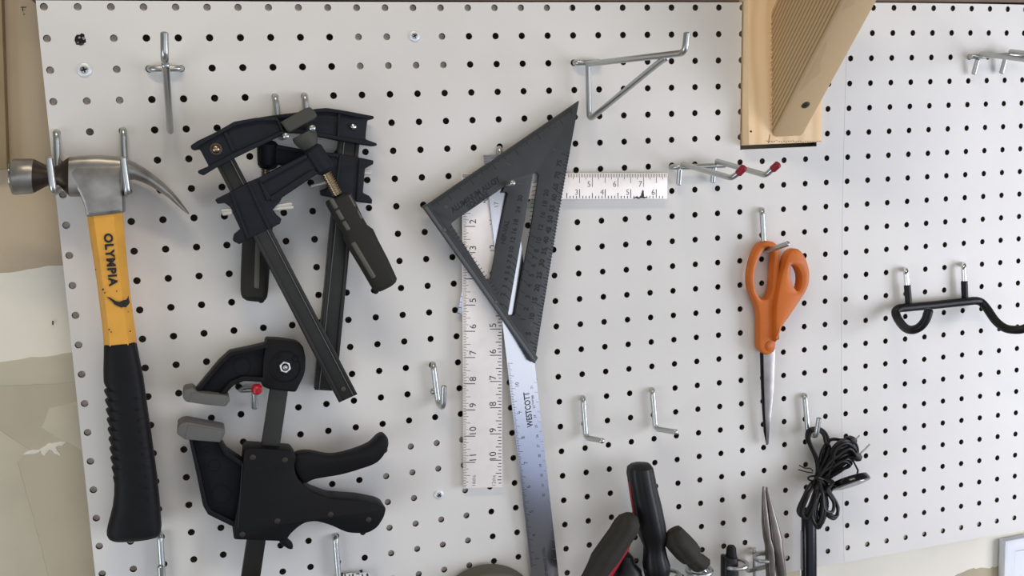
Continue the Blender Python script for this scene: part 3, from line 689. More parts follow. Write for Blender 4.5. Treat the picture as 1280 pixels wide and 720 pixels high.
mm.build('swivel_pad', TS, label='grey swivel pad on the screw end')
m = MB(); ga = [((408, 252, .0085), (433, 240.5, .0085)), ((407.5, 255, .0105), (438, 241, .0105)), ((415, 269, .0112), (445, 255, .0112)), ((424, 284, .0112), (452, 270, .0112)), ((430, 293, .0118), (458, 280.5, .0118)), ((430.6, 300, .0122), (465.5, 286, .0122)), ((436, 311, .0122), (472, 300, .0122)), ((450, 334, .012), (484, 323, .012)), ((464.5, 359, .0112), (495, 347, .0112)), ((467.5, 363, .0095), (494, 351.5, .0095)), ((473, 364, .007), (490, 355.5, .007))]
m.loft([(qa.q(a[0], a[1], -.001), qa.q(b[0], b[1], -.001), a[2], qa.n, 3.6) for a, b in ga], 'rubber_grey', 26)
m.tube([qa.q(468.5, 361.5, -.002), qa.q(470.5, 365.5, -.002)], .0024, 'grip_black', 10)
HN = m.build('handle', rt, label='dark grey ribbed rubber handle')
for (x0, y0), (x1, y1), d0, d1, r in (((414.2, 249.5), (420, 259.5), .0092, .0094, .0020), ((422, 263.5), (428, 273.5), .0092, .0094, .0020), ((430.2, 277.5), (435.5, 286.5), .0092, .0094, .0020), ((442, 304), (467, 346), .0098, .0092, .0023), ((436, 245), (443, 258), .0072, .0076, .0016), ((445, 262), (451, 273), .0072, .0076, .0016)):
    m = MB(); m.tube([qa.q(x0, y0, d0), qa.q(x1, y1, d1)], r, 'rubber_light', 8); m.build('grip_insert', HN, label='lighter grey rubber insert')

# ------------------------------------------------------------------ trigger clamp
qt = Plane(340, 560, .034)
rt = root('trigger_clamp', P(313, 720, .02), 'black one-handed trigger clamp with grey jaw pads', 'clamp')
m = MB(); m.plate(qt, [(340, 470), (363, 470), (325, 725), (301, 725)], .006, 'bar_black', bev=.0008, front=-.007)
m.build('bar', rt)
m = MB()
m.plate(qt, fil([(333.5, 424.5), (350, 425), (372.5, 428.5), (379, 433), (382.5, 448, 8), (381.5, 467, 8), (370, 490.5), (360, 489.5), (337, 487), (327.5, 483), (329, 450)], 3), .021, 'clamp_black', bev=.0015, front=.002)
arm = [(335, 431), (310, 437), (287.5, 441.5), (275, 454), (260, 472), (245.5, 489), (252, 494), (268, 494), (280, 493), (291, 481), (305, 475), (329, 476)]
m.plate(qt, fil(arm, 4), .008, 'clamp_recess', bev=.0006, front=-.003)
m.plate(qt, fil([(335, 430), (310, 436), (287.5, 440.5), (274, 453), (259, 471), (243.5, 490), (248.5, 491), (262, 474.5), (277.5, 456), (289.5, 445.5), (311, 440.5), (335, 435)], 2), .018, 'clamp_black', bev=.0008, front=.002)
m.plate(qt, fil([(273, 494), (281, 494), (292, 482), (305, 476.5), (331, 478), (331, 472), (304, 470), (288, 476.5)], 2), .018, 'clamp_black', bev=.0008, front=.002)
for x, y, r in ((357, 458.5, 20),): m.plate(qt, circ(x, y, r, 32), .0015, 'clamp_black', bev=.0005, front=.0028, holes=[circ(x, y, r - 1.6, 32)])
m.plate(qt, circ(303, 458, 11.5, 28), .0010, 'clamp_recess', bev=.0003, front=-.0025, holes=[circ(303, 458, 10.3, 28)])
for x, y, r in ((347, 445.5, 3.6), (370.5, 449, 4.5)): m.plate(qt, circ(x, y, r, 20), .001, 'clamp_black', bev=.0003, front=.0029, holes=[circ(x, y, r - 1.2, 20)])
UJ = m.build('upper_jaw', rt)
m = MB(); m.plate(qt, circ(356.5, 459.2, 7.6, 6, a0=.3), .003, 'nut_silver', bev=.0006, front=.0045, holes=[circ(356.5, 459.2, 4.6, 16)]); m.disc(qt.q(356.5, 459.2, .0018), qt.n, .0024, .0020, 'zinc', 16, bev=.0012); m.build('nut', UJ, label='bright steel nut')
def padmesh(o, depth, name):
    m = MB(); m.plate(qt, fil(o, 3), depth, 'pad_grey', bev=.0016, front=.006); return m
m = padmesh([(229, 487, 5), (241, 485, 4), (246, 490), (284, 494.3), (287, 497), (287.5, 502), (282, 508.5), (258, 506.5), (232, 502.5), (228, 497, 4)], .024, ''); m.plate(qt, [(240, 490), (284, 494.5), (281.5, 508), (236, 503)], .002, 'pad_grey', bev=.0005, front=.0065); m.build('jaw_pad', UJ, label='grey rubber pad of the upper jaw')
m = MB()
lj = [(237, 549), (274, 552), (283, 566), (303, 579), (302, 600), (297, 640), (294, 659), (262, 643), (254.5, 632), (246, 590)]
m.plate(qt, fil(lj, 5), .008, 'clamp_recess', bev=.0006, front=-.003)
m.plate(qt, fil([(236, 549), (240, 549), (250, 589), (259, 630), (264, 638), (295, 653), (294, 660), (260, 643.5), (253.5, 632), (245, 590)], 2), .018, 'clamp_black', bev=.0008, front=.002)
m.plate(qt, fil([(271, 551), (276, 551), (284.5, 564.5), (304, 577.5), (303, 584), (281, 569.5)], 2), .018, 'clamp_black', bev=.0008, front=.002)
for x, y, r in ((257.5, 562, 4), (268, 582, 8), (277, 618, 12)): m.plate(qt, circ(x, y, r, 24), .0010, 'clamp_recess', bev=.0003, front=-.0025, holes=[circ(x, y, r - 1.2, 24)])
LJ = m.build('lower_jaw', rt)
m = padmesh([(223.5, 530, 5), (232.5, 526.8, 4), (281.5, 536), (281.5, 542), (275.5, 553.5), (256, 552), (232, 550), (220.5, 543, 4)], .024, ''); m.plate(qt, [(235, 531), (279, 538.5), (274.5, 552.5), (231, 549)], .002, 'pad_grey', bev=.0005, front=.0065); m.build('jaw_pad', LJ, label='grey rubber pad of the lower jaw')
body = [(305, 562.5), (310, 559.5), (365, 563), (371, 571), (367.5, 585, 8), (372.5, 599, 8), (381, 607.5, 6), (390, 615, 6), (412.5, 623), (450, 625.5), (475, 630.5), (483, 635), (481, 646, 6), (472.5, 660, 8), (460, 667.5, 8), (435, 667, 8), (412.5, 656.5, 8), (395, 652, 6), (382.5, 653.5, 8), (372.5, 659.5, 8), (362.5, 669, 8), (357.5, 677.5), (292.5, 675), (291, 662), (296, 636), (302, 600)]
m = MB(); m.plate(qt, fil(body, 3), .026, 'clamp_black', bev=.0020, front=.0045)
m.line(qt, (303, 580), (297.5, 660), 1.2, 'ink_black', front=.0047)
BD = m.build('body', rt)
for x, y in ((316, 571.5), (356, 574.8), (303, 667.8), (346.7, 651), (413, 642.8), (460.7, 649.3)):
    m = MB(); c = qt.q(x, y, .0040); m.disc(c, qt.n, .0026, .0010, 'clamp_screw', 16)
    for a in (.5, .5 + math.pi / 2):
        u1 = qt.u * math.cos(a) + qt.v * math.sin(a); v1 = qt.n.cross(u1); m.box(c + qt.n * .00078 - u1 * .0016 - v1 * .0003, u1 * .0032, v1 * .0006, qt.n * .0001, 'ink_black')
    m.build('screw', BD)
m = MB(); trg = [(368.5, 572), (375, 567.5), (390, 566.8), (415, 571), (440, 566), (462.5, 557), (474, 546.5), (481, 544.3), (486, 550), (485, 562.5), (472.5, 579), (450, 588), (425, 595), (395, 600), (381.5, 605), (373, 597), (368, 586)]
m.plate(qt, cr(trg, 4), .017, 'clamp_black', bev=.0035, front=.0005); m.build('trigger', rt)
m = MB(); m.plate(qt, fil([(347, 674), (357, 673), (367, 682), (366, 687.5), (361, 687), (352, 681.5)], 3), .010, 'clamp_black', bev=.0015, front=-.002); m.build('release_lever', rt)

# ------------------------------------------------------------------ framing square, rulers, speed square
FQT = (-.006, .018, .0012)
fq = Plane(640, 300, .0075, FQT[0], FQT[1]).at(FQT[2])
XL, XR, YT, YB, TX, TB = 577.5, 628, 216.5, 610.5, 834.7, 249
m = MB(); m.plate(fq, [(XL, YT), (TX, 216.3), (834, 248.5), (627.2, TB), (628, 608.8), (579.5, 610.8)], .0024, 'aluminium', bev=.0003)
IN = 33.0
for k in range(1, 12):                                   # left scale
    y = YB - (12.0 - k) * IN - 1.0 + .35
    y = 281.5 + (k - 2) * (576.5 - 281.5) / 9.0
    m.text(fq, str(k), 591.5, y - 4.5, 0, -1, 8.5, 'ink_dark')
    m.line(fq, (579.5, y + 1.5), (594, y + 1.5), 1.0, 'ink_dark')
for k in range(0, 12 * 16 + 1):
    y = 281.5 + 1.5 + (k / 16 - 2) * (576.5 - 281.5) / 9.0
    if y < 220 or y > 609: continue
    if k % 16: m.line(fq, (579, y), (579 + (9 if k % 8 == 0 else 6.5 if k % 4 == 0 else 4.5 if k % 2 == 0 else 3.5), y), .65, 'ink_faint')
for k in range(1, 11):                                   # inner scale on the right edge
    y = 281.0 + (k - 1) * (576.0 - 281.0) / 9.0
    m.text(fq, str(k), 616.5, y - 5.5, 0, -1, 8.5, 'ink_dark')
    m.line(fq, (612.5, y - .8), (626.6, y - .8), 1.0, 'ink_dark')
for k in range(8, 8 * 10 + 8):
    y = 281.0 - .8 + (k / 8 - 1) * (576.0 - 281.0) / 9.0
    if y > 608: break
    if k % 8: m.line(fq, (626.8 - (7 if k % 4 == 0 else 5 if k % 2 == 0 else 3.5), y), (626.8, y), 1.0, 'ink_dark')
m.text(fq, '16ths', 592.5, 601, 0, -1, 4.5, 'ink_faint'); m.text(fq, '12ths', 617.5, 601, 0, -1, 4.5, 'ink_faint')
for k, x in ((3, 707), (4, 724.6 - .6)): pass
for k in range(4, 8): 
    x = 740.5 + (k - 5) * 32.0
    if k >= 5:
        m.text(fq, str(k), x - 4.2, 230.4, 1, 0, 6.6, 'ink_faint'); m.line(fq, (x, 217.3), (x, 233.5), .8, 'ink_faint')
for k in range(-8, 8 * 6):
    x = 740.5 + (k / 16 * 2 - 2) * 32.0 / 2
for k in range(-16, 16 * 3 - 1):
    x = 740.5 + k / 16 * 32.0
    if 700 < x < 833 and k % 16: m.line(fq, (x, 217.2), (x, 217.2 + (11.5 if k % 8 == 0 else 7 if k % 4 == 0 else 4.5)), .7, 'ink_faint')
for k in range(3, 7):
    x = 724.6 + (k - 3) * 31.9
    m.text(fq, str(k), x - 3.8, 240.6, 1, 0, 6.4, 'ink_dark' if k == 6 else 'ink_faint'); m.line(fq, (x, 236.5), (x, 247.6), .9, 'ink_dark')
for k in range(-4, 27):
    x = 724.6 + k / 8 * 31.9
    if 702 < x < 832 and k % 8: m.line(fq, (x, 248 - (7 if k % 4 == 0 else 3.2)), (x, 248), .9, 'ink_dark')
m.poly(fq, ragged([(789, 248), (795, 246), (800, 246.5), (804, 237), (805, 246), (812, 247.8)], .6, 2), 'ink_dark')
for x in range(579, 592, 2): m.line(fq, (x, 217.3), (x, 221.5), 1.1, 'ink_dark')
m.line(fq, (605, 252), (612, 247), 1.0, 'ink_dark'); m.line(fq, (604, 253.5), (607, 253), 1.0, 'ink_dark')
tag(m.build('framing_square', loc=fq.q(603, 610)), 'bare aluminium L-shaped framing square with black inch scales', 'square')
# short ruler peeking out from behind
kq = fq.at(-.0028); m = MB(); m.plate(kq, [(571.3, 392), (592, 395.5), (615, 290), (594.5, 286)], .0008, 'ruler_steel', bev=.0002)
for k in range(14):
    t = k / 14; m.line(kq, (571.6 + 21 * t, 391 - 95 * t), (575.5 + 21 * t, 391.8 - 95 * t), .7, 'ink_dark')
tag(m.build('ruler', loc=kq.q(571, 392)), 'short steel ruler almost hidden behind the framing square, one corner showing', 'ruler', 'steel rulers')
# long steel ruler
rq = fq.at(.0016)
def rl(y): return 604.0 + (y - 193) * (662.0 - 604.0) / (700 - 193)
def rr_(y): return 639.3 + (y - 193) * (698.5 - 639.3) / (720 - 193)
m = MB(); m.plate(rq, [(rl(193.5), 194), (rr_(192), 192), (rr_(800), 800), (rl(804), 804)], .0011, 'ruler_steel', bev=.0003)
a_x, a_y = (rl(700) - rl(193)), 507; al = math.hypot(a_x, a_y); dxu, dyu = -a_x / al, -a_y / al
ny = {10: 481, 9: 515.5, 8: 547, 7: 578.5, 6: 608.5, 5: 639.5, 4: 669, 3: 698.5, 17: 256}
for k, y in ny.items(): m.text(rq, str(k), rl(y) + (9.5 if k != 9 else 9), y, dxu, dyu, 4.6 if k != 17 else 5.5, 'ink_blue' if k != 17 else 'ink_faint')
m.line(rq, (rl(243) + .8, 243), (rl(318) + .8, 318), .7, 'ink_faint')
y = 470.0
for k in range(130):
    y = 454 + k * 31.5 / 16
    m.line(rq, (rl(y) + .5, y), (rl(y) + (7 if k % 8 == 0 else 5 if k % 4 == 0 else 3.3), y + .4), .45, 'ink_blue')
for k in range(0, 12):
    y = 484 + k * 12.25; m.text(rq, str(21 + k), rr_(y) - 7.2, y, dxu, dyu, 2.9, 'ink_blue')
for k in range(100):
    y = 478 + k * 2.45
    if k % 5 == 0: m.line(rq, (rr_(y) - 4, y), (rr_(y) - .6, y + .2), .4, 'ink_faint')
for k in range(4):
    y = 195.5 + 3 * k; m.line(rq, (rl(y) + .6, y), (rl(y) + 4, y), .8, 'ink_faint')
m.text(rq, 'WESTCOTT', rl(512) + 20.2, 512, dxu, dyu, 7.2, 'ink_blue', squeeze=.80, bold=.03)
m.text(rq, 'Stainless', rl(500) + 26.5, 500, dxu, dyu, 2.4, 'ink_blue')
m.text(rq, 'STAINLESS STEEL', rl(700) + 19.5, 702, dxu, dyu, 3.4, 'ink_blue')
tag(m.build('ruler', loc=rq.q(690, 760)), 'long stainless steel ruler hanging behind the speed square down past the bottom edge', 'ruler', 'steel rulers')
# speed square
sq = fq.at(.0075)
A_, B_, C_ = (724.3, 125.5), (529.5, 258.5), (668.5, 455)
rt = root('speed_square', sq.q(*C_), 'dark grey triangular speed square with degree scale', 'square')
m = MB()
win = fil([(563.5, 279.5, 4), (569, 275.5, 2), (619, 241.5, 2), (631, 233, 0), (628, 240, 0), (634.5, 240, 0), (635.2, 241.5, 0), (622, 300, 1), (612.8, 350.5, 2), (608, 349, 1)], 2)
slot = fil([(667, 215.5, 3.5), (674, 216.5, 3.5), (663, 290, 0), (643.3, 395, 3), (635, 394.5, 3), (650, 310, 0)], 3)
tri = fil([A_, (698.5, 267), C_, (660, 446), (540.5, 266), B_], 1.5)
m.plate(sq, tri, .0036, 'speed_dark', holes=[win, slot], bev=.0006)
def along(a, b, t, off=0):
    dx, dy = b[0] - a[0], b[1] - a[1]; L = math.hypot(dx, dy)
    return (a[0] + dx * t - dy / L * off, a[1] + dy * t + dx / L * off)
n1 = 112
for k in range(1, n1):                                   # inch scale along the upper edge
    t = k / n1; ln = 13 if k % 16 == 0 else 9 if k % 8 == 0 else 7 if k % 4 == 0 else 5.5
    if t < .06 or t > .96: continue
    m.line(sq, along(A_, B_, t, -1.0), along(A_, B_, t, -ln), 1.05, 'ink_black')
n2 = 84
for k in range(3, n2):                                   # degree ticks along the long right edge
    t = k / n2; ln = 10 if k % 6 == 0 else 7 if k % 3 == 0 else 4.5
    if t < .20: continue
    m.line(sq, along(A_, C_, t, 1.0), (along(A_, C_, t, ln)[0], along(A_, C_, t, ln)[1] - 3.0 * (1 if k % 6 == 0 else .4)), 1.1, 'ink_black')
deg = [(5, 661, 417), (10, 665, 396), (15, 668.5, 376), (20, 671.5, 360), (25, 674.5, 344), (30, 677.5, 328.5), (35, 680.5, 314), (40, 683, 300), (45, 686, 287.5), (50, 688, 274), (55, 690.5, 260.5), (60, 693, 247), (65, 695, 233.5), (70, 697, 219), (75, 699.5, 204)]
for k, x, y in deg: m.text(sq, str(k), x, y, .20, -1, 6.3, 'ink_black', bold=.05)
com = [(1, 654, 399), (2, 657.5, 386), (3, 660, 371), (4, 662, 357), (5, 664.5, 344), (6, 667, 332), (7, 669, 322), (8, 671, 313.5), (10, 673.5, 301), (12, 676, 284.5), (16, 678.5, 269), (18, 681, 255), (20, 683, 241)]
for k, x, y in com:
    m.text(sq, str(k), x, y, .20, -1, 6.1, 'ink_black', bold=.05)
    if y > 295: m.line(sq, (x - 10, y - 8), (x - 3.5, y - 3.5), .9, 'ink_black')
for i in range(14): m.line(sq, (660 + i * .45, 296 - i * 5.2), (665 + i * .45, 295.5 - i * 5.2), .8, 'ink_black')
hip = [(1, 627, 380.5), (2, 629, 368), (3, 631, 358), (4, 633, 349), (5, 634.5, 341), (6, 636, 334), (7, 637, 327), (8, 638, 320), (10, 639.5, 312), (12, 641, 300), (16, 643, 289), (18, 645, 278), (24, 648, 262), (30, 650.5, 248)]
for k, x, y in hip:
    m.text(sq, str(k), x, y, .20, -1, 5.7, 'ink_black', bold=.05)
    if y > 318: m.line(sq, (x + 3.5, y + 1), (x + 8.5, y + 7), .8, 'ink_black')
m.text(sq, 'HIP-VAL', 631.5, 290, .20, -1, 6.0, 'ink_black', bold=.05)
tdx, tdy = A_[0] - B_[0], A_[1] - B_[1]
m.text(sq, 'ALUMINUM ALLOY', 594.5, 243.5, tdx, tdy, 7.0, 'ink_black', squeeze=.84, bold=.04); m.text(sq, 'SQUARE', 597.5, 250.8, tdx, tdy, 6.6, 'ink_black', squeeze=.9, bold=.04)
for k in range(20):                                      # ticks along the lower left leg inside
    p = along(B_, C_, .17 + k * .022, -11); m.line(sq, p, along(B_, C_, .17 + k * .022, -15.5), .8, 'ink_black')
for k, x, y in ((3, 560, 236), (5, 612, 203)): pass
for x, y, r in ((557.3, 258.5, 2.0), (668, 385, 1.8), (663.6, 406, 1.8)): m.plate(sq, circ(x, y, r, 14), .0004, 'speed_edge', front=.0003, bev=.0001, holes=[circ(x, y, r - .9, 14)])
for a, b in (((633, 204), (639, 207)), ((691, 185.5), (695, 188)), ((634, 205), (637, 205.5)), ((648, 230), (653, 229))): m.line(sq, a, b, .5, 'speed_edge', front=.0002)
m.build('blade', rt)
m = MB()                                                 # the thick fence along the lower left leg
f0, f1 = B_, C_
fo = [along(f0, f1, 0, 0), along(f0, f1, 1, 0), along(f0, f1, .985, -8), along(f0, f1, 0.0, -7)]
m.plate(sq, fil(fo, 1.2), .0105, 'speed_dark', bev=.0010, front=.0055)
m.plate(sq, fil([along(f0, f1, .005, -.2), along(f0, f1, .995, -.2), along(f0, f1, .992, -4), along(f0, f1, .005, -4)], .8), .001, 'speed_edge', bev=.0003, front=.0057)
for t in (.16, .62): m.disc(sq.q(*along(f0, f1, t, -4.5), .0054), sq.n, .0016, .0006, 'speed_edge', 14)
m.build('fence', rt)

# ------------------------------------------------------------------ scissors
cq = Plane(965, 400, .0155)
rt = root('scissors', cq.q(960, 556), 'orange handled scissors hanging by one loop', 'scissors')
m = MB()
lo = [(957.5, 302.3), (950, 306.5), (943.5, 318), (939, 334), (937.5, 348), (939.5, 365), (945, 377.5), (949, 390), (949.8, 412), (949.8, 430), (952, 439), (959, 444), (967, 441), (970.3, 433), (970.5, 400), (972.5, 375), (974.5, 350), (975.8, 330), (975, 312), (970.5, 304.3), (964, 301.8)]
li = [(957, 311.5), (950.5, 321), (945.5, 336), (943.8, 350), (945.3, 362), (950, 371), (954, 374.3), (960.5, 372.5), (965, 363), (966.5, 345), (967.8, 328), (968, 315), (963, 309.5)]
m.plate(cq, cr(lo, 3), .0125, 'orange_plastic', holes=[cr(li, 3)], bev=.0028)
m.build('left_handle', rt)
c2 = Plane(985, 370, .022)
m = MB()
ro = [(971.5, 428), (970.3, 410), (970.8, 385), (973.5, 366), (977.5, 346), (982, 330), (986.5, 318), (992.5, 312), (1000, 312), (1007, 320), (1012, 334), (1013.2, 345), (1012, 356), (1007.5, 366.5), (1000, 378), (990, 393), (978.5, 410)]
ri = [(989, 334), (992.5, 331.3), (998, 335), (1002, 344), (1002.4, 353), (1000.5, 361), (997.5, 363.5), (993, 357), (989.5, 347)]
m.plate(c2, cr(ro, 3), .0150, 'orange_plastic', holes=[cr(ri, 3)], bev=.0032)
m.build('right_handle', rt)
m = MB(); m.disc(cq.q(962.5, 432.5, 0), cq.n, .0052, .0012, 'orange_worn', 24); m.disc(cq.q(962.5, 432.5, .0008), cq.n, .0034, .0009, 'orange_plastic', 20); m.build('pivot_cap', rt)
m = MB(); m.plate(cq, [(954.5, 436), (969.3, 436), (967.7, 487), (964.2, 520), (961.2, 555.5), (959.5, 555), (957, 520), (955.5, 480)], .0024, 'blade_steel', bev=.0007, front=-.003); m.build('blade', rt, label='front blade, bright steel')
m = MB(); m.plate(cq, [(951, 436), (958, 436), (959, 500), (961, 555), (959, 556.5), (955.6, 540), (953, 500), (951.6, 465)], .0026, 'dark_steel', bev=.0007, front=-.0058); m.build('blade', rt, label='rear blade, its dark edge showing')

# ------------------------------------------------------------------ screwdrivers, punch, pliers and their ring hooks
def driver(name, label, cat, group, sec, mt, d, e=3.0, extra=None, lobes=None, hdk=1.0):
    pl = Plane(sec[0][0][0], sec[0][0][1], d)
    rt = root(name, pl.q(*sec[-1][0]), label, cat, group)
    m = MB(); ss = []
    for a, b, *k in sec:
        A, B = pl.q(*a), pl.q(*b); ss.append((A, B, (B - A).length / 2 * (k[0] if k else 1) * hdk, pl.n))
    sh = None
    if lobes:
        sh = []
        for j in range(48):
            t = 2 * math.pi * j / 48; r = 1 - lobes[1] * (.5 + .5 * math.cos(lobes[0] * t))**2; sh.append((r * math.cos(t), r * math.sin(t)))
    global DH
    m.loft(ss, mt, 28, e, sh); DH = m.build('handle', rt)
    return rt, pl
SG = 'screwdrivers at the bottom of the board'
rt, pl = driver('screwdriver', 'tall black screwdriver standing upright, handle uppermost', 'screwdriver', SG,
    [((796, 578.5), (806, 577.5), .6), ((789, 580.5), (812, 578.8), .8), ((785, 585), (815, 583)), ((784.3, 592), (816.5, 590)), ((787, 610), (820, 608)), ((791, 635), (826, 632)), ((795, 657), (830.5, 655)), ((800, 672), (832, 669)), ((805.5, 684), (830.5, 682)), ((805, 696), (833, 694)), ((804.5, 706), (836.2, 704)), ((805.5, 714), (836, 713)), ((806.5, 719), (835, 718)), ((809, 730), (833, 730))], 'vinyl_black', .028, 2.6, lobes=(6, .06))
m = MB(); m.loft([(pl.q(805.3, 711.5), pl.q(836.4, 710.5), .0112, pl.n, 2), (pl.q(805.5, 714.5), pl.q(836.2, 713.5), .0112, pl.n, 2)], 'brown_ring', 24); m.build('collar', DH, label='brown collar ring')
m = MB(); m.tube([pl.q(787, 603, .001), pl.q(790.5, 630, .001), pl.q(796, 660, .001)], .0007, 'red_plastic', 8); m.build('stripe', DH, label='thin red stripe on the left side')
m = MB(); m.tube([pl.q(821, 728, 0), pl.q(828, 800, -.004)], .0032, 'chrome', 12); m.build('shaft', rt)
rt, pl = driver('screwdriver', 'olive black screwdriver with a red stripe, leaning right in front of the tall one', 'screwdriver', SG,
    [((781, 641), (789, 640.5), .6), ((774, 645.5), (796, 645), .9), ((769, 652), (798.5, 655)), ((763.5, 662), (796, 664)), ((752, 678), (784.5, 681)), ((740.5, 694), (772.5, 700)), ((735.5, 706), (764, 711)), ((729, 719), (756.5, 721)), ((720, 735), (746, 739)), ((716, 742), (742, 746))], 'grip_olive', .040, 2.6, lobes=(6, .09))
m = MB(); m.loft([(pl.q(786.5, 671.5, .001), pl.q(790.5, 673, .001), .003, pl.n), (pl.q(777, 684, .001), pl.q(785.5, 686.5, .001), .005, pl.n), (pl.q(757, 714, .001), pl.q(766.5, 717, .001), .005, pl.n), (pl.q(746, 732, .001), pl.q(755, 735, .001), .005, pl.n)], 'red_plastic', 16); m.build('stripe', DH, label='red plastic stripe along the right side')
m = MB(); m.tube([pl.q(735, 742, 0), pl.q(700, 800, -.006)], .0032, 'chrome', 12); m.build('shaft', rt)
rt, pl = driver('screwdriver', 'black screwdriver mostly hidden behind the one with the red stripe', 'screwdriver', SG,
    [((780, 690), (786, 690), .8), ((773, 694), (790, 694)), ((769, 702), (792, 702)), ((766, 710), (799.5, 710)), ((764, 722), (801.5, 722)), ((766, 740), (800, 740)), ((772, 752), (792, 752))], 'vinyl_black', .018, 2.4)
rt, pl = driver('screwdriver', 'short olive black screwdriver tilted over a wire ring, handle pointing up left', 'screwdriver', SG,
    [((834.5, 666), (846.5, 657.5), .6), ((832, 671), (851, 657.5), .85), ((831, 682), (861, 667)), ((838, 691), (869, 675.5)), ((847, 701), (874, 683)), ((851.5, 704), (873.8, 689)), ((857, 705), (876, 691)), ((860, 709), (882, 694)), ((864, 713), (886, 697.5)), ((868, 714.5), (886.5, 702), .9)], 'grip_olive', .034, 3.4, lobes=(6, .09))
m = MB(); m.tube([pl.q(876, 709, 0), pl.q(905, 748, -.004)], .0036, 'chrome', 14); m.build('shaft', rt)
RG = 'steel wire ring hooks at the bottom of the board'
def ringhook(label, cx, cy, R, d, arms, hgt=None):
    c = P(cx, cy, d); m = MB()
    m.tube([c + Vector((R * math.cos(t), R * math.sin(t), 0)) for t in [2 * math.pi * k / 28 for k in range(28)]], .0022, 'zinc', 10, closed=True)
    for a in arms: m.tube(fillet3([P(*q) for q in a], .004), .0022, 'zinc', 10)
    return tag(m.build('ring_hook', loc=c), label, 'hook', RG)
ringhook('wire ring hook holding the short tilted screwdriver', 874, 713, .0125, .026, [[(862, 709, .018), (861, 748, .010)], [(862, 748, .010), (900, 742, .008)], [(896, 742, .008), (896, 744, .0025)]])
ringhook('wire ring hook around the black punch', 919, 705, .0122, .022, [[(934, 707, .020), (934, 714, .012), (962, 708, .010)], [(943, 689, .008), (944, 735, .008)], [(943, 689, .008), (943, 686, .0025)]])
ringhook('wire ring hook around the needle nose pliers', 955, 697, .0100, .022, [[(944, 692, .0025), (946, 692, .012), (961, 690, .016)], [(944, 712, .010), (962, 706, .020), (967, 698, .024)]])
ringhook('wire ring hook beside the collar of the tall screwdriver', 836, 719, .0110, .022, [[(846, 720, .016), (846, 745, .006), (846, 749, .0025)]])
# punch
pq = Plane(912, 700, .022); rt = root('punch', pq.q(912, 740), 'small black capped punch standing in a wire ring', 'punch')
m = MB(); m.loft([(pq.q(910.5, 682), pq.q(917.5, 681.6), .0030, pq.n), (pq.q(908.6, 684.5), pq.q(919.6, 684), .0042, pq.n), (pq.q(908, 692), pq.q(920.2, 692), .0045, pq.n), (pq.q(907.5, 696), pq.q(921, 696), .0050, pq.n)], 'grip_black', 20); m.build('cap', rt)
m = MB(); m.loft([(pq.q(902.3, 693.5), pq.q(908, 693.5), .003, pq.n), (pq.q(902, 696), pq.q(921, 696), .0070, pq.n), (pq.q(902, 720), pq.q(922, 720), .0074, pq.n), (pq.q(904, 760), pq.q(921, 760), .0070, pq.n)], 'vinyl_black', 22, 2.6); m.build('barrel', rt)
# pliers
nq = Plane(965, 670, .030); rt = root('needle_nose_pliers', nq.q(968, 760), 'steel needle nose pliers pointing up in a wire ring', 'pliers')
def jaw(l):
    m = MB(); m.loft([(nq.q(*a), nq.q(*b), h, nq.n, 3.0) for a, b, h in l], 'plier_steel', 20); return m
m = jaw([((953.2, 608.5), (955.6, 608.5), .0012), ((952.8, 618), (956.6, 618), .0018), ((952.6, 640), (959.2, 640), .0030), ((953, 655), (960.8, 655), .0038), ((955, 672), (962.5, 672), .0046), ((957.5, 684), (966, 684), .005), ((958, 700), (968, 700), .005), ((959, 722), (966, 722), .005), ((959, 760), (964, 760), .005)]); m.build('jaw', rt)
m = jaw([((957.2, 609), (959.6, 609), .0012), ((957.8, 618), (962, 618), .0018), ((960, 640), (967.8, 640), .0032), ((961.3, 655), (972.3, 655), .0042), ((962.5, 672), (976.6, 672), .0050), ((963.5, 684), (977.3, 684), .0055), ((966, 692), (978.5, 692), .0055), ((969, 706), (980, 706), .0052), ((972, 722), (982, 722), .005), ((978, 760), (988, 760), .005)]); m.build('jaw', rt)

# ------------------------------------------------------------------ black wand and coiled cord
wq = Plane(1010, 690, .018)
rt = root('wand', wq.q(1010, 760), 'glossy black cylindrical wand hanging below the coiled cord', 'wand')
m = MB(); m.loft([(wq.q(1003.5, 640), wq.q(1018.5, 640), .004, wq.n), (wq.q(1002.4, 643), wq.q(1019.6, 643), .0064, wq.n), (wq.q(1002.4, 690), wq.q(1020, 690), .0066, wq.n), (wq.q(1002.6, 770), wq.q(1020.4, 770), .0066, wq.n)], 'gloss_black', 28); m.build('tube', rt)
m = MB(); m.loft([(wq.q(1001.4, 664, -.001), wq.q(1005, 664, -.001), .0030, wq.n), (wq.q(1001.4, 712, -.001), wq.q(1005, 712, -.001), .0030, wq.n)], 'label_grey', 18)
m.build('label_strip', rt, label='pale grey label strip on its left side')
rt = root('coiled_cord', P(1025, 660, .02), 'black electric cord coiled and tied, hanging on a hook', 'cord')
CR = .0018
def cord(pts, name='loop', r=CR, mt='cord_black', n=6):
    m = MB(); m.tube(cr([P(*q) for q in pts], n, False), r, mt, 9); return m.build(name, rt)
cord([(1021, 597, .016), (1021.5, 583, .016), (1018.5, 570, .016), (1012.5, 557, .017), (1008.5, 547, .018), (1010, 538.5, .018), (1016.5, 535.3, .016), (1025, 536, .015), (1032, 541.5, .016), (1035, 550, .017), (1031, 557.5, .018), (1027.5, 564, .018), (1025, 574, .018), (1022.5, 586, .018), (1019, 600, .018)])
